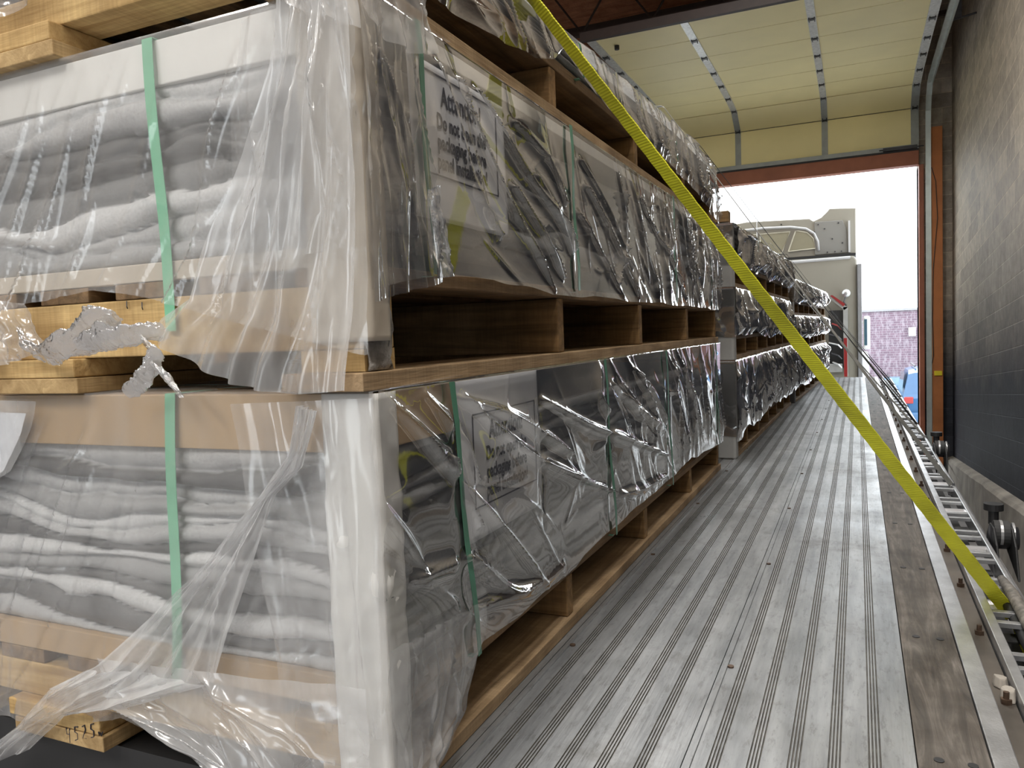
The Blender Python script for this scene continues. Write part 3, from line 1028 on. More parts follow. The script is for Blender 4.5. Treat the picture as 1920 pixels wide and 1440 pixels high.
def bundle(name, label, loc, rz, Wd, L, z0, z1, seed, group, cfg):
    """one wrapped bundle of panels; local x runs from -Wd to 0 (aisle side), y from 0 to L"""
    t = thing(name, label, 'bundle', loc, rz, group)
    near = cfg.get('near', False)
    n = cfg.get('n', 14)
    zt, zb = z1 - cfg.get('topband', .0), z0 + cfg.get('botband', .0)
    # panel stack: aisle side and front, with wavy interleaved sheets
    ins = .035
    U, Z, D, T = layers(n, L, zb, zt, seed, .02 if near else .06, cfg.get('wav', .55), .012)
    Gs = np.stack([-ins + D, U, Z], -1)
    U2, Z2, D2, T2 = layers(n, Wd, zb, zt, seed + 3, .015 if near else .06, cfg.get('wav', .55), .012)
    Gf = np.stack([-Wd + U2, ins - D2, Z2], -1)
    m = MB().grid(Gs[:, :, :])
    m.grid(Gf)
    tn = np.concatenate([T.ravel() * (.5 if near else .4), T2.ravel() * 1.1])  # aisle side tones cut down: its weaker light is put into the colour
    k = len(m.v)
    m.box(-Wd + .02, -ins - .001, ins + .001, L - .02, zb, zt)
    tn = np.concatenate([tn, np.full(8, .12)])
    fo = obj('foam_sheets', m, FOAM, t, local=True, smooth=True)
    tone_attr(fo, tn)
    if cfg.get('topband'):
        obj('edge_protector', MB().box(-Wd, -.002, .0, .02, zt - .005, z1).box(-.022, .001, .02, cfg.get('sideband', L), zt + cfg.get('sidegap', 0), z1).box(-Wd, -.022, .02, L, z1 - .004, z1), cfg['topmat'], t, local=True, bevel=.002)
    if cfg.get('rise'):
        obj('top_panel', MB().prism([(1.0, z1), (L - .03, z1), (L - .03, z1 + cfg['rise'] - .006), (2.5, z1 + cfg['rise'] - .008)], 0, -Wd + .02, -.02), CARD_G, t, local=True)
    if cfg.get('botband'):
        obj('base_card', MB().box(-Wd, -.004, .0, .02, z0, zb + .004), cfg['botmat'], t, local=True, bevel=.002)
    # corner board: an L of card folded round the aisle corner
    cw = cfg.get('cw', .1)
    cz0 = cfg.get('cz0', z0 - .02)
    nz, nx = 60, 24
    G = np.zeros((nz, nx, 3))
    for i in range(nz):
        zz = cz0 + (z1 - cz0) * i / (nz - 1)
        for j in range(nx):
            s = -cw + (cw + cfg.get('cs', .07)) * j / (nx - 1)
            rr_ = .006
            if s < 0:
                x, y, nxv, nyv = s, 0, 0, -1
            else:
                x, y, nxv, nyv = 0, s, 1, 0
            d = (.003 * fbm(np.array(s * 14.0), np.array(zz * 12.0), seed % 40, 3) + (.006 * abs(fbm(np.array(s * 30.), np.array(zz * 30.), 4, 2)) * max(0, 1 - abs(zz - z0 - .25) / .2))) if near else 0
            d = float(d) - abs(s) * .0
            G[i, j] = (x + nxv * (.006 + d), y + nyv * (.006 + d), zz)
    obj('corner_board', MB().grid(G), cfg.get('cmat', CARD_G), t, local=True, smooth=True, solid=.002)
    # strapping bands: closed loops over top, down the faces and under
    bw = .0085
    zl = z0 - .012
    for ysl in cfg.get('straps', ()):
        m = MB()
        sag = cfg.get('lean', 0.03)
        a, b = ysl, ysl + sag
        q = 8
        G = np.zeros((q, 2, 3))
        for i in range(q):
            f = i / (q - 1)
            yc = a + (b - a) * f
            G[i, 0] = (.021 + .003 * math.sin(f * 9), yc - bw, z1 + .003 + (zl - z1) * f)
            G[i, 1] = (.021 + .003 * math.sin(f * 9 + .5), yc + bw, z1 + .003 + (zl - z1) * f)
        m.grid(G)
        m.add([(.010, a - bw, z1 + .003), (.010, a + bw, z1 + .003), (-Wd, a + bw, z1 + .003), (-Wd, a - bw, z1 + .003)], [(0, 1, 2, 3)])
        m.add([(.010, b - bw, zl), (.010, b + bw, zl), (-Wd, b + bw, zl), (-Wd, b - bw, zl)], [(3, 2, 1, 0)])
        obj('side_strap', m, DGREEN, t, local=True, solid=.0012)
    for (xt, xb, zend) in cfg.get('fstraps', ()):
        q = 14
        G = np.zeros((q, 2, 3))
        for i in range(q):
            f = i / (q - 1)
            xc = xt + (xb - xt) * f
            for e, s in ((0, -1), (1, 1)):
                G[i, e] = (xc + s * .0125, -.008 - .003 * math.sin(f * 7), z1 + .002 + (zend - z1) * f)
        m = MB().grid(G)
        m.add([(xt - .0125, -.008, z1 + .002), (xt + .0125, -.008, z1 + .002), (xt + .0125, L, z1 + .003), (xt - .0125, L, z1 + .003)], [(0, 1, 2, 3)])
        obj('front_strap', m, GREEN, t, local=True, solid=.0012)
    # film on the aisle side
    nu, nv = cfg.get('res', (150, 40))
    tt = np.linspace(0, 1, nu)
    yy = -.005 + (L + .01) * (tt ** (1.6 if near else 1.0))
    hem = cfg['hem'](yy)
    s = np.linspace(0, 1, nv)
    Y, S = np.meshgrid(yy, s)
    ZT = z1 + .004
    RS = cfg.get('rise', 0) * np.clip((yy - .9) / 1.6, 0, 1) ** .8
    Zf = (ZT + RS[None, :]) - S * (ZT + RS[None, :] - hem[None, :])
    D = np.zeros_like(Y)
    sd = seed * 13
    if near:
        D += .012 * fbm(Y * 2.2 + Zf * 2.2, Zf * 3 - Y * .8, seed % 30, 2)
        fl_ = cfg.get('folds')
        if fl_:
            D += folds(Y, Zf, fl_, sd)
        D += wrinkles(Y, Zf, sd, 10 if fl_ else 34, -42, 7, .012, .016, .40)
        D += wrinkles(Y, Zf, sd + 1, 22, -52, 12, .008, .007, .20)
        D += wrinkles(Y, Zf, sd + 2, 24, 20, 25, .006, .005, .10)
        D += wrinkles(Y, Zf, sd + 5, 30, -50, 20, .012, -.008, .2)
        far = np.clip((Y - 1.3) / 1.5, 0, 1)
        D += far * wrinkles(Y, Zf, sd + 3, 70, -66, 12, .012, .016, .26)
    else:
        D += .014 * fbm(Y * 4, Zf * 3, seed % 30, 2)
        D += wrinkles(Y, Zf, sd, int(22 * L), cfg.get('wang', -75), 14, .022, .030, .22)
        D += wrinkles(Y, Zf, sd + 1, int(10 * L), 30, 40, .015, .016, .09)
    pin = np.ones_like(Y)
    for ysl in cfg.get('straps', ()):
        pin *= 1 - .85 * np.exp(-((Y - ysl - .015) / .02) ** 2)
    D = np.maximum(D, -.003) * pin
    edge = np.clip(S * 6, 0, 1)
    x = .013 + D * (.25 + .75 * edge) * (1 - .75 * np.clip((S - .84) / .16, 0, 1))
    lower = np.clip((z0 - Zf) / .1, 0, 1)
    x = x + lower * (.008 + .01 * fbm(Y * 9, Zf * 0, 8, 2))
    fl = np.stack([x, Y, Zf], -1)
    # turn the first rows over the top
    topr = []
    for dx, dz in ((-.35, .006), (-.12, .012), (-.02, .010)):
        r = fl[0].copy()
        r[:, 0] = dx
        r[:, 2] = z1 + RS + dz + .004 * fbm(yy * 12, yy * 0 + dx * 9, 6, 3)
        topr.append(r)
    fl = np.concatenate([np.array(topr), fl], 0)
    obj('side_film', MB().grid(fl), FILM_S if near else FILM_FAR, t, local=True, smooth=True)
    # film on the front
    if cfg.get('front_hem') is not None:
        nu, nv = cfg.get('fres', (40, 20))
        xx = np.linspace(-Wd - .01, .012, nu)
        s = np.linspace(0, 1, nv)
        X, S = np.meshgrid(xx, s)
        hm = cfg['front_hem'](xx)
        Zf = ZT - S * (ZT - hm[None, :])
        D = .008 * fbm(X * 3, Zf * 2, (seed + 9) % 30, 3)
        if near:
            D += wrinkles(X, Zf, sd + 21, 30, 62, 8, .007, .013, .26)
            D += wrinkles(X, Zf, sd + 23, 16, 52, 6, .004, .008, .30)
            D += wrinkles(X, Zf, sd + 22, 18, 30, 30, .008, .007, .10)
            D += .035 * np.clip(S - .8, 0, 1) * 5 * (1 + fbm(X * 9, S * 2, 12, 2)) * .35
        else:
            D += wrinkles(X, Zf, sd + 21, 30, 80, 20, .01, .012, .2)
        D *= np.clip(S * 5, .1, 1)
        fl = np.stack([X, -.016 - np.maximum(D, -.004), Zf], -1)
        r = fl[0].copy()
        r[:, 1] = .3
        r[:, 2] = z1 + .012
        fl = np.concatenate([r[None], fl], 0)
        obj('front_film', MB().grid(fl), FILM_F if near else FILM_FAR, t, local=True, smooth=True)
    return t


def sheet(name, left, right, parent, material, ny=60, nx=50, folds=9, amp=.006, off=-.03, plane='front', base=0.0, sag=0.0, seed=0, fan=1.0, label=None, wr=14, rag=0.0):
    """a loose piece of film hanging between two side curves (given top to bottom, in world metres)"""
    def curve(c, t):
        c = np.array(c)
        d = np.r_[0, np.cumsum(np.hypot(*np.diff(c, axis=0).T))]
        d /= d[-1]
        return np.stack([np.interp(t, d, c[:, 0]), np.interp(t, d, c[:, 1])], -1)
    t = np.linspace(0, 1, ny)
    A = curve(left, t)
    B = curve(right, t)
    s = np.linspace(0, 1, nx)
    S, T_ = np.meshgrid(s, t)
    H = A[:, 0][:, None] * (1 - S) + B[:, 0][:, None] * S
    Z = A[:, 1][:, None] * (1 - S) + B[:, 1][:, None] * S
    Z = Z - sag * np.sin(pi * S) * T_ ** 4 + rag * fbm(S * 12, T_ * 0 + seed, seed % 30, 3) * T_ ** 6
    D = amp * np.sin(2 * pi * folds * S + 2.5 * vn(S * 3, T_ * 2, seed)) * (.4 + .6 * T_) * fan
    D += amp * .8 * fbm(S * 6 + seed, T_ * 3, seed % 30, 3)
    D += wrinkles(S, T_, seed + 77, wr, 80, 9, .02, amp * 1.6, .35)
    o = off - .6 * np.abs(off) * 0 - D
    if plane == 'front':
        P = np.stack([H, base + o, Z], -1)
    else:
        P = np.stack([base - o, H, Z], -1)
    return obj(name, MB().grid(P), material, parent, smooth=True, label=label)


def folds(Y, Z, lines, seed):
    """tension folds of the stretched film: soft ridges along curved lines"""
    rr = np.random.RandomState(seed)
    D = np.zeros_like(Y)
    for ln in lines:
        P = np.array(ln)
        d = np.r_[0, np.cumsum(np.hypot(*np.diff(P, axis=0).T))]
        q = np.linspace(0, d[-1], 24)
        # smooth the polyline
        cx = np.interp(q, d, P[:, 0])
        cz = np.interp(q, d, P[:, 1])
        for _ in range(6):
            cx[1:-1] = (cx[:-2] + cx[1:-1] + cx[2:]) / 3
            cz[1:-1] = (cz[:-2] + cz[1:-1] + cz[2:]) / 3
        best = np.full_like(Y, 9.0)
        w = .014 * rr.uniform(.7, 1.3)
        am = .019 * rr.uniform(.8, 1.3)
        for i in range(len(q) - 1):
            ax, az, bx, bz = cx[i], cz[i], cx[i + 1], cz[i + 1]
            L2 = (bx - ax) ** 2 + (bz - az) ** 2 + 1e-9
            t = np.clip(((Y - ax) * (bx - ax) + (Z - az) * (bz - az)) / L2, 0, 1)
            dist = np.hypot(Y - ax - t * (bx - ax), Z - az - t * (bz - az))
            tp = math.sin(pi * min(1, (i + 1.5) / 25)) ** .4
            best = np.minimum(best, dist / tp)
        D += am * np.exp(-(best / w) ** 1.25)
    return D


def interp(xs, zs, wob=0.0, seed=1):
    def f(y):
        return np.interp(y, xs, zs) + 1.5 * wob * fbm(np.asarray(y) * 6, np.asarray(y) * 0 + .3, seed, 1)
    return f


def sign(parent, y0, y1, z0, z1, seed, w=.32):
    """white sheet with a ruled border and the notice, lying under the film"""
    nu, nv = 40, 30
    U, V = np.meshgrid(np.linspace(y0, y1, nu), np.linspace(z0, z1, nv))
    X = .0060 + .0004 * fbm(U * 6, V * 6, seed, 2)
    sk = .012 * (V - z0) / (z1 - z0)
    o = obj('notice_sheet', MB().grid(np.stack([X, U - sk, V], -1)), SHEET, parent, local=True, smooth=True, solid=.0006)
    cy, cz = (y0 + y1) / 2 - .010, (z0 + z1) / 2 + .035
    if seed == 5:
        cz = .547
        cy = .50
    hw, hh = w / 2, w * .295
    b = MB()
    t = .0032
    xb0, xb1 = .0074, .0080
    b.box(xb0, xb1, cy - hw, cy + hw, cz + hh - t, cz + hh)
    b.box(xb0, xb1, cy - hw, cy + hw, cz - hh, cz - hh + t)
    b.box(xb0, xb1, cy - hw, cy - hw + t, cz - hh, cz + hh)
    b.box(xb0, xb1, cy + hw - t, cy + hw, cz - hh, cz + hh)
    obj('printed_border', b, INK, o, local=True)
    k = w / .32
    for body, dz, sz in (('Attention!', .055, .054), ('Do not open the', .008, .040), ('packaging before', -.030, .040), ('panel installation!', -.067, .040)):
        text_obj('printed_text', body, sz * k, (.0079, cy, cz + dz * k), (0, 1, 0), (0, 0, 1), INK, o, bold=.0012, squeeze=.76)
    return o


S1 = (-.72, 1.05)
L1 = 3.40
W1 = 1.22
ys1 = [0, .925, 1.76, 2.61, 3.38]
G1 = 'pallets of the near stack'
BG1 = 'film wrapped bundles of the near stack'
BG2 = 'silvery film wrapped bundles of the middle stack'
BG3 = 'silvery film wrapped bundles of the far stack'

# ---- near stack, bottom tier
pallet('pallet', 'pine pallet standing directly on the deck under the bottom near bundle', (S1[0], S1[1], 0.001), 0, W1, L1, .17, ys1, G1)
hem1 = interp([0, .02, .14, .28, .33, .46, .69, .91, .98, 1.33, 1.98, 2.53, 3.1, 3.4], [.05, .06, .07, .13, .17, .172, .165, .165, .178, .19, .19, .20, .17, .16], .006, 4)
b1 = bundle('wrapped_bundle', 'film wrapped panel bundle at the bottom of the near stack, with tall white corner board', (S1[0], S1[1], 0), 0, W1, L1, .172, .715, 4, BG1,
            dict(near=True, folds=[[(0.025, 0.693), (0.132, 0.626), (0.236, 0.561)], [(0.291, 0.683), (0.43, 0.585), (0.682, 0.486), (1.25, 0.306)], [(0.258, 0.686), (0.476, 0.632), (0.689, 0.557), (0.874, 0.482)], [(0.697, 0.641), (0.968, 0.549), (1.516, 0.419), (2.036, 0.291)], [(1.153, 0.695), (1.094, 0.62), (1.218, 0.544)], [(0.141, 0.70), (0.194, 0.66), (0.283, 0.595), (0.31, 0.516)], [(-0.02, 0.535), (0.046, 0.465), (0.094, 0.406)], [(0.074, 0.388), (0.208, 0.372), (0.285, 0.366)], [(0.308, 0.354), (0.44, 0.246), (0.585, 0.19), (0.801, 0.2)], [(0.206, 0.576), (0.263, 0.494), (0.314, 0.423)], [(1.285, 0.637), (1.598, 0.521), (1.954, 0.399)], [(1.543, 0.674), (1.839, 0.557), (2.024, 0.433)], [(1.337, 0.28), (1.642, 0.238), (2.028, 0.216)], [(0.311, 0.255), (0.439, 0.235), (0.622, 0.213)]], n=13, topband=.095, sidegap=.0, sideband=.27, topmat=CARD_B, straps=(.23, 1.20, 2.02, 3.2), fstraps=((-.44, -.47, .15),), hem=hem1, res=(560, 110),
                 front_hem=interp([-1.3, -1.0, -.70, -.6, -.39, -.1, .02], [.02, .02, .06, .09, .03, .05, .06], .006, 5), fres=(170, 90), cmat=PAPER, cw=.098, cs=.06, cz0=.006, botband=.05, botmat=CARD_B, wav=1.0, lean=.07))
sign(b1, .285, .70, .385, .715, 5, .33)
# ---- near stack, middle tier
pallet('pallet', 'pine pallet between the bottom and middle near bundles, its corner stringer stapled', (S1[0], S1[1], .72), 0, W1, L1, .205, ys1, G1)
hem2 = interp([0, .08, .2, .45, .8, .95, 1.6, 3.0, 3.4], [.885, .90, .915, .925, .90, .903, .902, .902, .90], .006, 6)
b2 = bundle('wrapped_bundle', 'film wrapped bundle in the middle of the near stack with torn milky film', (S1[0], S1[1], 0), 0, W1, L1, .926, 1.355, 8, BG1,
            dict(near=True, folds=[[(0.028, 1.264), (0.076, 1.188), (0.117, 1.081), (0.145, 0.984)], [(0.22, 1.3), (0.283, 1.21), (0.386, 1.084), (0.484, 1.019)], [(0.29, 1.291), (0.396, 1.193), (0.545, 1.072), (0.663, 0.999), (0.815, 0.911)], [(0.381, 1.296), (0.529, 1.209), (0.676, 1.139), (0.891, 1.074), (0.969, 1.011)], [(0.564, 1.275), (0.753, 1.228), (0.906, 1.146)], [(0.68, 1.177), (0.815, 1.106), (0.948, 1.023)], [(0.551, 1.131), (0.7, 1.041), (0.878, 0.948)], [(1.041, 1.282), (1.34, 1.173), (1.58, 1.022)], [(1.081, 1.215), (1.39, 1.078), (1.64, 0.914)], [(1.472, 1.26), (1.521, 1.107), (1.377, 0.957)], [(1.679, 1.272), (2.082, 1.119), (2.491, 0.938)], [(1.003, 1.13), (1.213, 1.03), (1.435, 0.917)]], n=8, topband=.075, sidegap=.045, topmat=PAPER, botband=.03, botmat=CARD_T, straps=(.160, .955, 2.22, 3.1), fstraps=((-.44, -.425, .83),), hem=hem2, res=(560, 100),
                 front_hem=interp([-1.3, -.88, -.8, -.6, -.5, -.43, 0], [.72, .86, .90, .915, .90, .885, .78], .005, 7), fres=(170, 90), cmat=CARD_T, cw=.11, cs=.05, cz0=.80, wav=1.0, lean=.03))
sign(b2, .155, .555, 1.02, 1.305, 6, .32)
# ---- near stack, top tier
pallet('pallet', 'pine pallet on top of the middle near bundle, under the thin top bundle', (S1[0], S1[1], 1.362), 0, W1, L1, .165, ys1, G1)
hem3 = interp([0, .24, .42, .72, .86, .94, 1.11, 1.37, 2.1, 2.7, 3.1, 3.4], [1.42, 1.42, 1.435, 1.46, 1.50, 1.55, 1.52, 1.486, 1.476, 1.468, 1.40, 1.37], .008, 8)
b3 = bundle('wrapped_bundle', 'thin film wrapped bundle on top of the near stack, strapped down by yellow webbing', (S1[0], S1[1], 0), 0, W1, L1, 1.528, 1.600, 12, BG1,
            dict(near=True, n=5, rise=.085, topband=.02, topmat=CARD_G, straps=(1.05, 2.3), hem=hem3, res=(420, 70), front_hem=interp([-1.3, 0], [1.48, 1.45], .01), fres=(90, 30), cw=.08, cz0=1.53, cmat=CARD_G))

# stapled bark-faced stringer end at the corner of the middle pallet
t = [o for o in COL.objects if o.name.startswith('pallet') and abs(o.location.z - .72) < .01][0]
m = MB()
nz, ny = 16, 8
G = np.zeros((nz, ny, 3))
for i in range(nz):
    for j in range(ny):
        z = .752 + .142 * i / (nz - 1)
        y = 1.052 + .072 * j / (ny - 1) + .006 * math.sin(i * .9) * (1 if j == 0 else 0)
        G[i, j] = (-.727 + .005 * float(fbm(np.array(i * .5), np.array(j * .7), 3, 2)), y, z)
obj('bark_face', MB().grid(G), BARK, t, smooth=True, solid=.004, label='peeling grey bark edge with staples')
for (yy, zz, a) in ((1.062, .86, .6), (1.068, .815, .3), (1.085, .825, -.2), (1.10, .79, .1), (1.075, .80, .5)):
    obj('staple', MB().tube([(-.718, yy, zz), (-.716, yy + .008 * math.sin(a), zz + .010), (-.718, yy + .010 * math.sin(a), zz + .018)], .0011, 5), ZINC, t)
for (xx, zz) in ((-1.262, .893), (-1.222, .889)):
    obj('staple', MB().tube([(xx, 1.047, zz), (xx + .003, 1.044, zz - .010), (xx + .001, 1.047, zz - .014)], .0011, 5), DARK, t)

# ---- loose film pieces of the near stack
sheet('draped_film', [(-.83, 1.36), (-.86, 1.25), (-.955, 1.07), (-1.07, .887), (-1.15, .855), (-1.175, .83)], [(-.70, 1.36), (-.705, 1.2), (-.715, 1.0), (-.725, .85), (-.738, .724)], b2, FILM_D,
      90, 80, 5, .010, -.034, 'front', 1.05, .045, 3, label='milky film draped over the corner', wr=26)
sheet('overlap_film', [(-.93, 1.34), (-.965, 1.2), (-.98, 1.0), (-1.0, .93)], [(-.72, 1.37), (-.72, 1.2), (-.72, 1.05), (-.74, .95)], b2, FILM_F, 60, 50, 3, .005, -.022, 'front', 1.05, .0, 9, wr=12)
sheet('corner_flap', [(1.02, 1.37), (1.02, 1.2), (1.02, 1.0), (1.02, .86)], [(1.20, 1.36), (1.21, 1.25), (1.245, 1.05), (1.262, .905)], b2, FILM_S,
      80, 60, 3, .007, -.024, 'side', -.72, .0, 5, wr=18)
sheet('corner_flap', [(1.195, 1.06), (1.198, 1.02), (1.205, .96), (1.20, .905)], [(1.215, 1.07), (1.222, 1.02), (1.245, .96), (1.272, .915)], b2, FILM_K, 50, 24, 2, .006, -.040, 'side', -.72, .0, 6, wr=20)
sheet('top_flap', [(-.86, 1.44), (-.84, 1.38), (-.81, 1.33)], [(-.70, 1.46), (-.69, 1.36), (-.685, 1.275)], b3, FILM_D, 40, 40, 3, .010, -.045, 'front', 1.05, 0, 8, wr=12)
sheet('top_flap', [(1.02, 1.47), (1.01, 1.38), (1.0, 1.31)], [(1.20, 1.45), (1.21, 1.37), (1.225, 1.30)], b3, FILM_D, 40, 40, 3, .008, -.045, 'side', -.72, .03, 10, wr=14)
sheet('hanging_film', [(-1.75, .93), (-1.72, .85), (-1.70, .80), (-1.71, .76)], [(-1.50, .90), (-1.47, .86), (-1.45, .83), (-1.43, .805)], b2, FILM_D, 40, 40, 4, .008, -.04, 'front', 1.05, .0, 12, wr=12)
# bottom tier drapes
sheet('gathered_film', [(-.835, .70), (-.86, .616), (-1.067, .416), (-1.366, .186), (-1.50, .123)], [(-.80, .69), (-.83, .60), (-.89, .55), (-.97, .40), (-1.06, .20)], b1, FILM_D2,
      100, 60, 5, .009, -.035, 'front', 1.05, .02, 14, label='gathered band of milky film pulled down from the corner', wr=30)
sheet('hem_film', [(-1.36, .19), (-1.50, .12), (-1.62, .02), (-1.75, -.07)], [(-1.06, .20), (-1.28, .12), (-1.44, .085), (-1.56, -.01)], b1, FILM_D2, 100, 80, 4, .008, -.05, 'front', 1.05, .01, 15, wr=16)
sheet('hem_film', [(-1.37, .20), (-1.34, .13), (-1.22, .085), (-1.08, .03)], [(-.73, .24), (-.73, .16), (-.735, .10), (-.745, .065)], b1, FILM_D, 110, 130, 4, .007, -.045, 'front', 1.05, .03, 16, wr=16)
sheet('hem_film', [(1.02, .30), (1.02, .20), (1.02, .12), (1.03, .015)], [(1.36, .27), (1.34, .20), (1.27, .10), (1.17, .04)], b1, FILM_F, 60, 50, 4, .010, -.028, 'side', -.72, .0, 17, wr=16)
sheet('corner_film', [(-1.0, .70), (-.97, .55), (-.95, .4), (-.93, .2)], [(-.70, .71), (-.705, .55), (-.71, .4), (-.715, .15)], b1, FILM_F, 70, 50, 4, .005, -.026, 'front', 1.05, .0, 18, wr=14)


def clump(pts, rad, parent, seed, name='film_clump'):
    n, k = 150, 60
    pts = np.array(pts)
    d = np.r_[0, np.cumsum(np.linalg.norm(np.diff(pts, axis=0), axis=1))]
    d /= d[-1]
    t = np.linspace(0, 1, n)
    C = np.stack([np.interp(t, d, pts[:, i]) for i in range(3)], -1)
    r = np.interp(t, d, rad)
    A = np.linspace(0, 2 * pi, k)
    T_, AA = np.meshgrid(t, A, indexing='ij')
    q = 1 + .38 * fbm(T_ * 9, AA * 1.3, seed, 3) + .22 * np.abs(fbm(T_ * 22 + AA * 2, AA * 3, seed + 3, 2))
    q[:, -1] = q[:, 0]
    P = np.zeros((n, k, 3))
    P[..., 0] = C[:, 0][:, None] + r[:, None] * q * np.cos(AA) * .6
    P[..., 1] = C[:, 1][:, None] + r[:, None] * q * np.cos(AA + 1.2) * .7
    P[..., 2] = C[:, 2][:, None] + r[:, None] * q * np.sin(AA)
    return obj(name, MB().grid(P), FILM_K, parent, smooth=True, label='crumpled torn twist of silvery film')


clump([(-1.475, .985, .838), (-1.45, .98, .812), (-1.40, .975, .80), (-1.34, .97, .808), (-1.28, .965, .835), (-1.235, .96, .850), (-1.19, .965, .858)], [.012, .018, .014, .020, .026, .028, .010], b2, 11)
clump([(-1.30, .97, .812), (-1.22, .965, .825), (-1.16, .98, .828), (-1.12, 1.0, .835)], [.008, .020, .014, .012], b2, 15)
clump([(-1.155, .99, .815), (-1.12, .985, .790), (-1.14, .985, .770), (-1.16, .985, .745), (-1.21, .99, .724)], [.008, .012, .012, .014, .008], b1, 19)
clump([(-1.135, .985, .775), (-1.10, .985, .750), (-1.075, .985, .722)], [.006, .010, .006], b1, 22)
# film leaflet with paper at the left edge
lf = sheet('document_sleeve', [(-1.75, .71), (-1.75, .62), (-1.75, .5)], [(-1.50, .705), (-1.525, .65), (-1.60, .56)], b1, FILM_D, 20, 20, 1, .002, -.03, 'front', 1.05, 0, 20)
sheet('paper', [(-1.75, .685), (-1.75, .62), (-1.75, .5)], [(-1.545, .68), (-1.565, .64), (-1.63, .56)], lf, SHEET, 12, 12, 1, .001, -.024, 'front', 1.05, 0, 21)

# handwritten number on the bottom runner block
pt = [o for o in COL.objects if o.name.startswith('pallet') and o.location.z < .01][0]
digs = [[[(0, 1), (.1, .55), (.55, .6)], [(.5, 1), (.45, 0)]], [[(.6, 1), (.1, .95), (.1, .6), (.5, .55), (.5, .15), (.05, 0)]],
        [[(.05, .85), (.4, 1), (.5, .7), (.05, .05), (.6, .1)]], [[(.6, 1), (.15, .9), (.1, .6), (.5, .5), (.5, .1), (.1, 0)]], [[(0, .6), (.1, .1), (.25, .55), (.4, .1), (.6, .7)]]]
m = MB()
for i, dg_ in enumerate(digs):
    for st in dg_:
        ptsw = []
        for (a, b) in st:
            hh = .030 if i < 4 else .014
            x = -1.488 + i * .024 + a * .020
            z = .004 + i * .0075 + b * hh
            ptsw.append((x, 1.0205, z))
        m.tube(ptsw, .0013, 5)
obj('handwritten_number', m, INK, pt, label='black handwritten 4525')

# ---- middle and far stacks
def stack(prefix, x, y, rz, L, lev, names, bg, pg, seed, hp):
    n = max(3, int(round(L / .55)))
    ysx = [0] + [L * (k + 1) / n - .01 for k in range(n)]
    for i, (za, zb) in enumerate(lev):
        pallet('pallet', 'pallet under the ' + names[i].replace('silvery film wrapped bundle', 'bundle'), (x, y, za + .001), rz, 1.2, L, hp, ysx, pg, front=False)
        hz = za + hp - .01
        bundle('wrapped_bundle', names[i], (x, y, 0), rz, 1.2, L, za + hp + .002, zb - .003, seed + i * 5, bg,
               dict(n=9, hem=interp(np.linspace(0, L, 9), hz + rng.uniform(-.035, .03, 9), .02, seed % 20 + i), res=(int(110 * L), 50),
                    front_hem=interp([-1.3, 0], [hz, hz], .01), straps=(L * .3, L * .68), cmat=CARD_G if seed < 60 or i > 0 else plain('dark_card', (.09, .09, .09), .6), cw=.10, cs=.07, cz0=za + .004, wang=-72))


stack('m', -.685, 4.80, -math.radians(1.05), 3.42, [(0, .60), (.60, 1.04), (1.04, 1.42)],
      ['silvery film wrapped bundle at the bottom of the middle stack', 'silvery film wrapped bundle in the middle of the middle stack', 'silvery film wrapped bundle on top of the middle stack'], BG2, 'pallets of the middle stack', 41, .155)
stack('f', -.60, 8.38, -math.radians(2.2), 4.1, [(0, .53), (.53, .90), (.90, 1.27)],
      ['silvery film wrapped bundle at the bottom of the far stack by the door', 'silvery film wrapped bundle in the middle of the far stack by the door', 'silvery film wrapped bundle on top of the far stack by the door'], BG3, 'pallets of the far stack', 70, .15)

# lumber ends lying on the stacks
o = obj('lumber_block', MB().box(-1.3, -.87, 4.36, 4.47, 1.690, 1.775), W_OLDX, bevel=.003)
tag(o, 'short brown lumber block lying on top of the near stack at its far end', 'lumber')
o = obj('lumber_block', MB().box(-1.3, -.70, 4.82, 4.90, 1.437, 1.50), W_OLDX, bevel=.003)
tag(o, 'brown lumber block lying on top of the middle stack at its near end', 'lumber')


# ================================================================== TIE-DOWN STRAPS
def webbing(name, label, top, bot, w, material, group, yaw=0.0, twist=0.0, hook=True, topx=-1.9):
    t = thing(name, label, 'strap', bot, 0, group)
    a, b = Vector(top), Vector(bot)
    d = (b - a)
    n = 60
    wd = Vector((math.sin(yaw), math.cos(yaw), 0))
    wd = (wd - d.normalized() * wd.dot(d.normalized())).normalized()
    nr = d.normalized().cross(wd)
    G = np.zeros((n, 3, 3))
    for i in range(n):
        f = i / (n - 1)
        an = twist * f * f
        p = a + d * f + Vector((0, 0, -.010 * math.sin(pi * f)))
        e = wd * math.cos(an) + nr * math.sin(an)
        for j, s in enumerate((-1, 0, 1)):
            G[i, j] = p + e * (s * w / 2)
    # run over the top of the load
    ov = np.zeros((2, 3, 3))
    for j, s in enumerate((-1, 0, 1)):
        e = wd * (s * w / 2)
        ov[0, j] = (topx, a.y + e.y - .1, a.z + .012)
        ov[1, j] = (a.x - .01, a.y + e.y, a.z + .006)
    G = np.concatenate([ov, G], 0)
    obj('webbing', MB().grid(G), material, t, smooth=False, solid=.0022)
    if hook:
        hk = MB()
        p = b
        hk.tube([p + Vector((0, -.02, .02)), p + Vector((.012, -.01, -.02)), p + Vector((.006, 0, -.05)), p + Vector((-.016, .005, -.04)), p + Vector((-.02, .01, -.015))], .005, 8)
        obj('hook', hk, DARK, t, smooth=True)
    return t


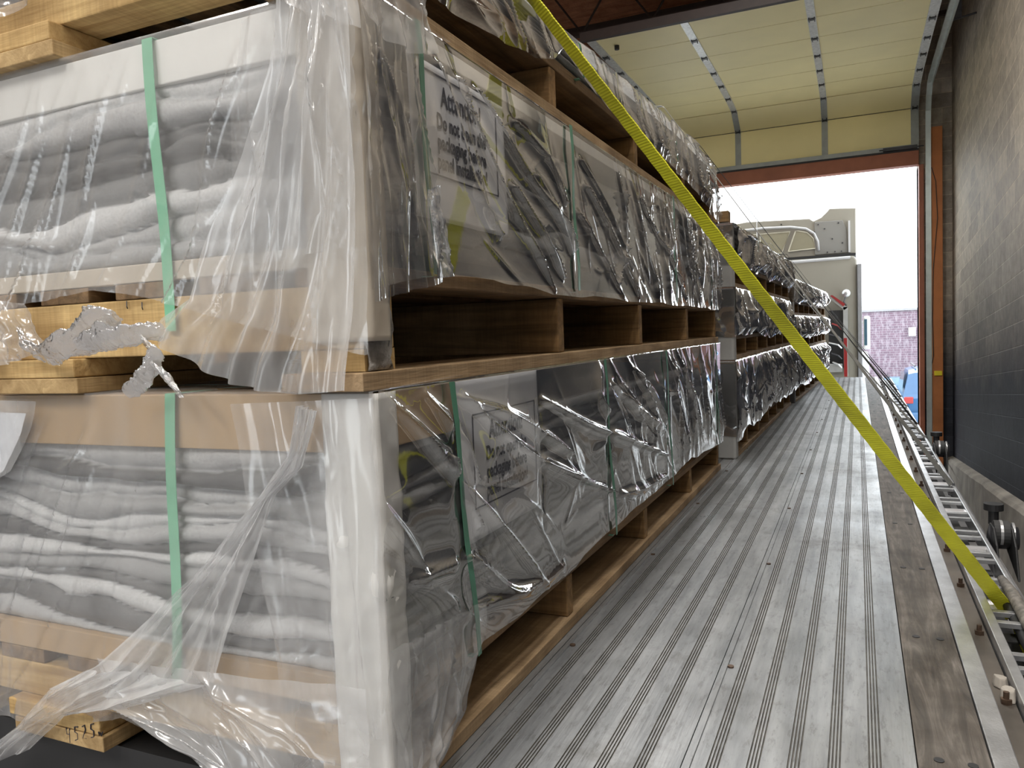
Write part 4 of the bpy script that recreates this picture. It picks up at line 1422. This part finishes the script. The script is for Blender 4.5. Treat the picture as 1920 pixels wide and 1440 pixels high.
ys = thing('ratchet_strap', 'wide bright yellow webbing strap pulled tight from the near stack top to the rub rail', 'strap', (.425, 2.55, -.03))
a = Vector((-.70, 1.72, 1.605))
b = Vector((.405, 2.585, -.072))
d = b - a
wd0 = Vector((0, 1, 0))
wd0 = (wd0 - d.normalized() * wd0.dot(d.normalized())).normalized()
nr0 = d.normalized().cross(wd0)
n = 120
G = np.zeros((n + 1, 5, 3))
for j, s in enumerate((-1, -.5, 0, .5, 1)):
    G[0, j] = (-1.9, a.y - .25 + s * .025, a.z + .02)
for i in range(n):
    f = i / (n - 1)
    an = -.62 - .55 * f
    e = wd0 * math.cos(an) + nr0 * math.sin(an)
    p = a + d * f + Vector((0, 0, -.006 * math.sin(pi * f)))
    for j, s in enumerate((-1, -.5, 0, .5, 1)):
        G[i + 1, j] = p + e * (s * .0215) + nr0 * (.0006 * math.sin(i * 2.1 + j))
obj('webbing', MB().grid(G), YEL, ys, solid=.003)
G = np.zeros((30, 5, 3))
for i in range(30):
    f = i / 29
    p = b + Vector((.012 + .02 * math.sin(f * 3), -.02 - .42 * f, -.012 - .10 * f - .02 * math.sin(f * 5)))
    for j, s in enumerate((-1, -.5, 0, .5, 1)):
        G[i, j] = p + Vector((s * .02, s * .012, s * .006))
obj('loose_tail', MB().grid(G), YEL, ys, solid=.003)
obj('wear_sleeve', MB().tube([(.395, 2.72, .002), (.402, 2.58, .000), (.408, 2.40, -.012), (.412, 2.2, -.03)], [.012, .017, .019, .018], 12), plain('scuffed_sleeve', (.17, .155, .135), .7, 0, .5, 50), ys, smooth=True, label='scuffed grey wear sleeve')
obj('tail_shade_tube', MB().tube([(.39, 2.56, -.03), (.40, 2.3, -.06), (.40, 2.1, -.09)], .016, 10), BLACK, ys, smooth=True)  # black tube added as the shade under the strap tail

SG = 'thin tie down straps over the load'
webbing('tie_down_strap', 'grey webbing strap running just beside the yellow one', (-.70, 3.15, 1.69), (.424, 4.35, -.03), .028, WEBG, None, twist=.9)
webbing('tie_down_strap', 'dark strap from the far top corner of the near stack to the rub rail', (-.70, 3.9, 1.70), (.428, 6.9, -.03), .028, WEBD, None, twist=.5)
webbing('tie_down_strap', 'pale grey strap over the near end of the middle stack', (-.66, 5.3, 1.43), (.43, 6.1, -.03), .028, WEBG, None, twist=.5)
for k, (ya, yb, lb) in enumerate(((6.3, 8.3, 'grey strap over the centre of the middle stack'), (7.4, 9.4, 'grey strap over the far end of the middle stack'), (8.9, 10.3, 'grey strap over the near end of the far stack'), (10.0, 11.2, 'grey strap over the centre of the far stack'))):
    webbing('tie_down_strap', lb, (-.60 + k * .03, ya, 1.43 if ya < 8.3 else 1.28), (.43, yb, -.03), .028, [WEBG, WEBD][k % 2], None, twist=.4)
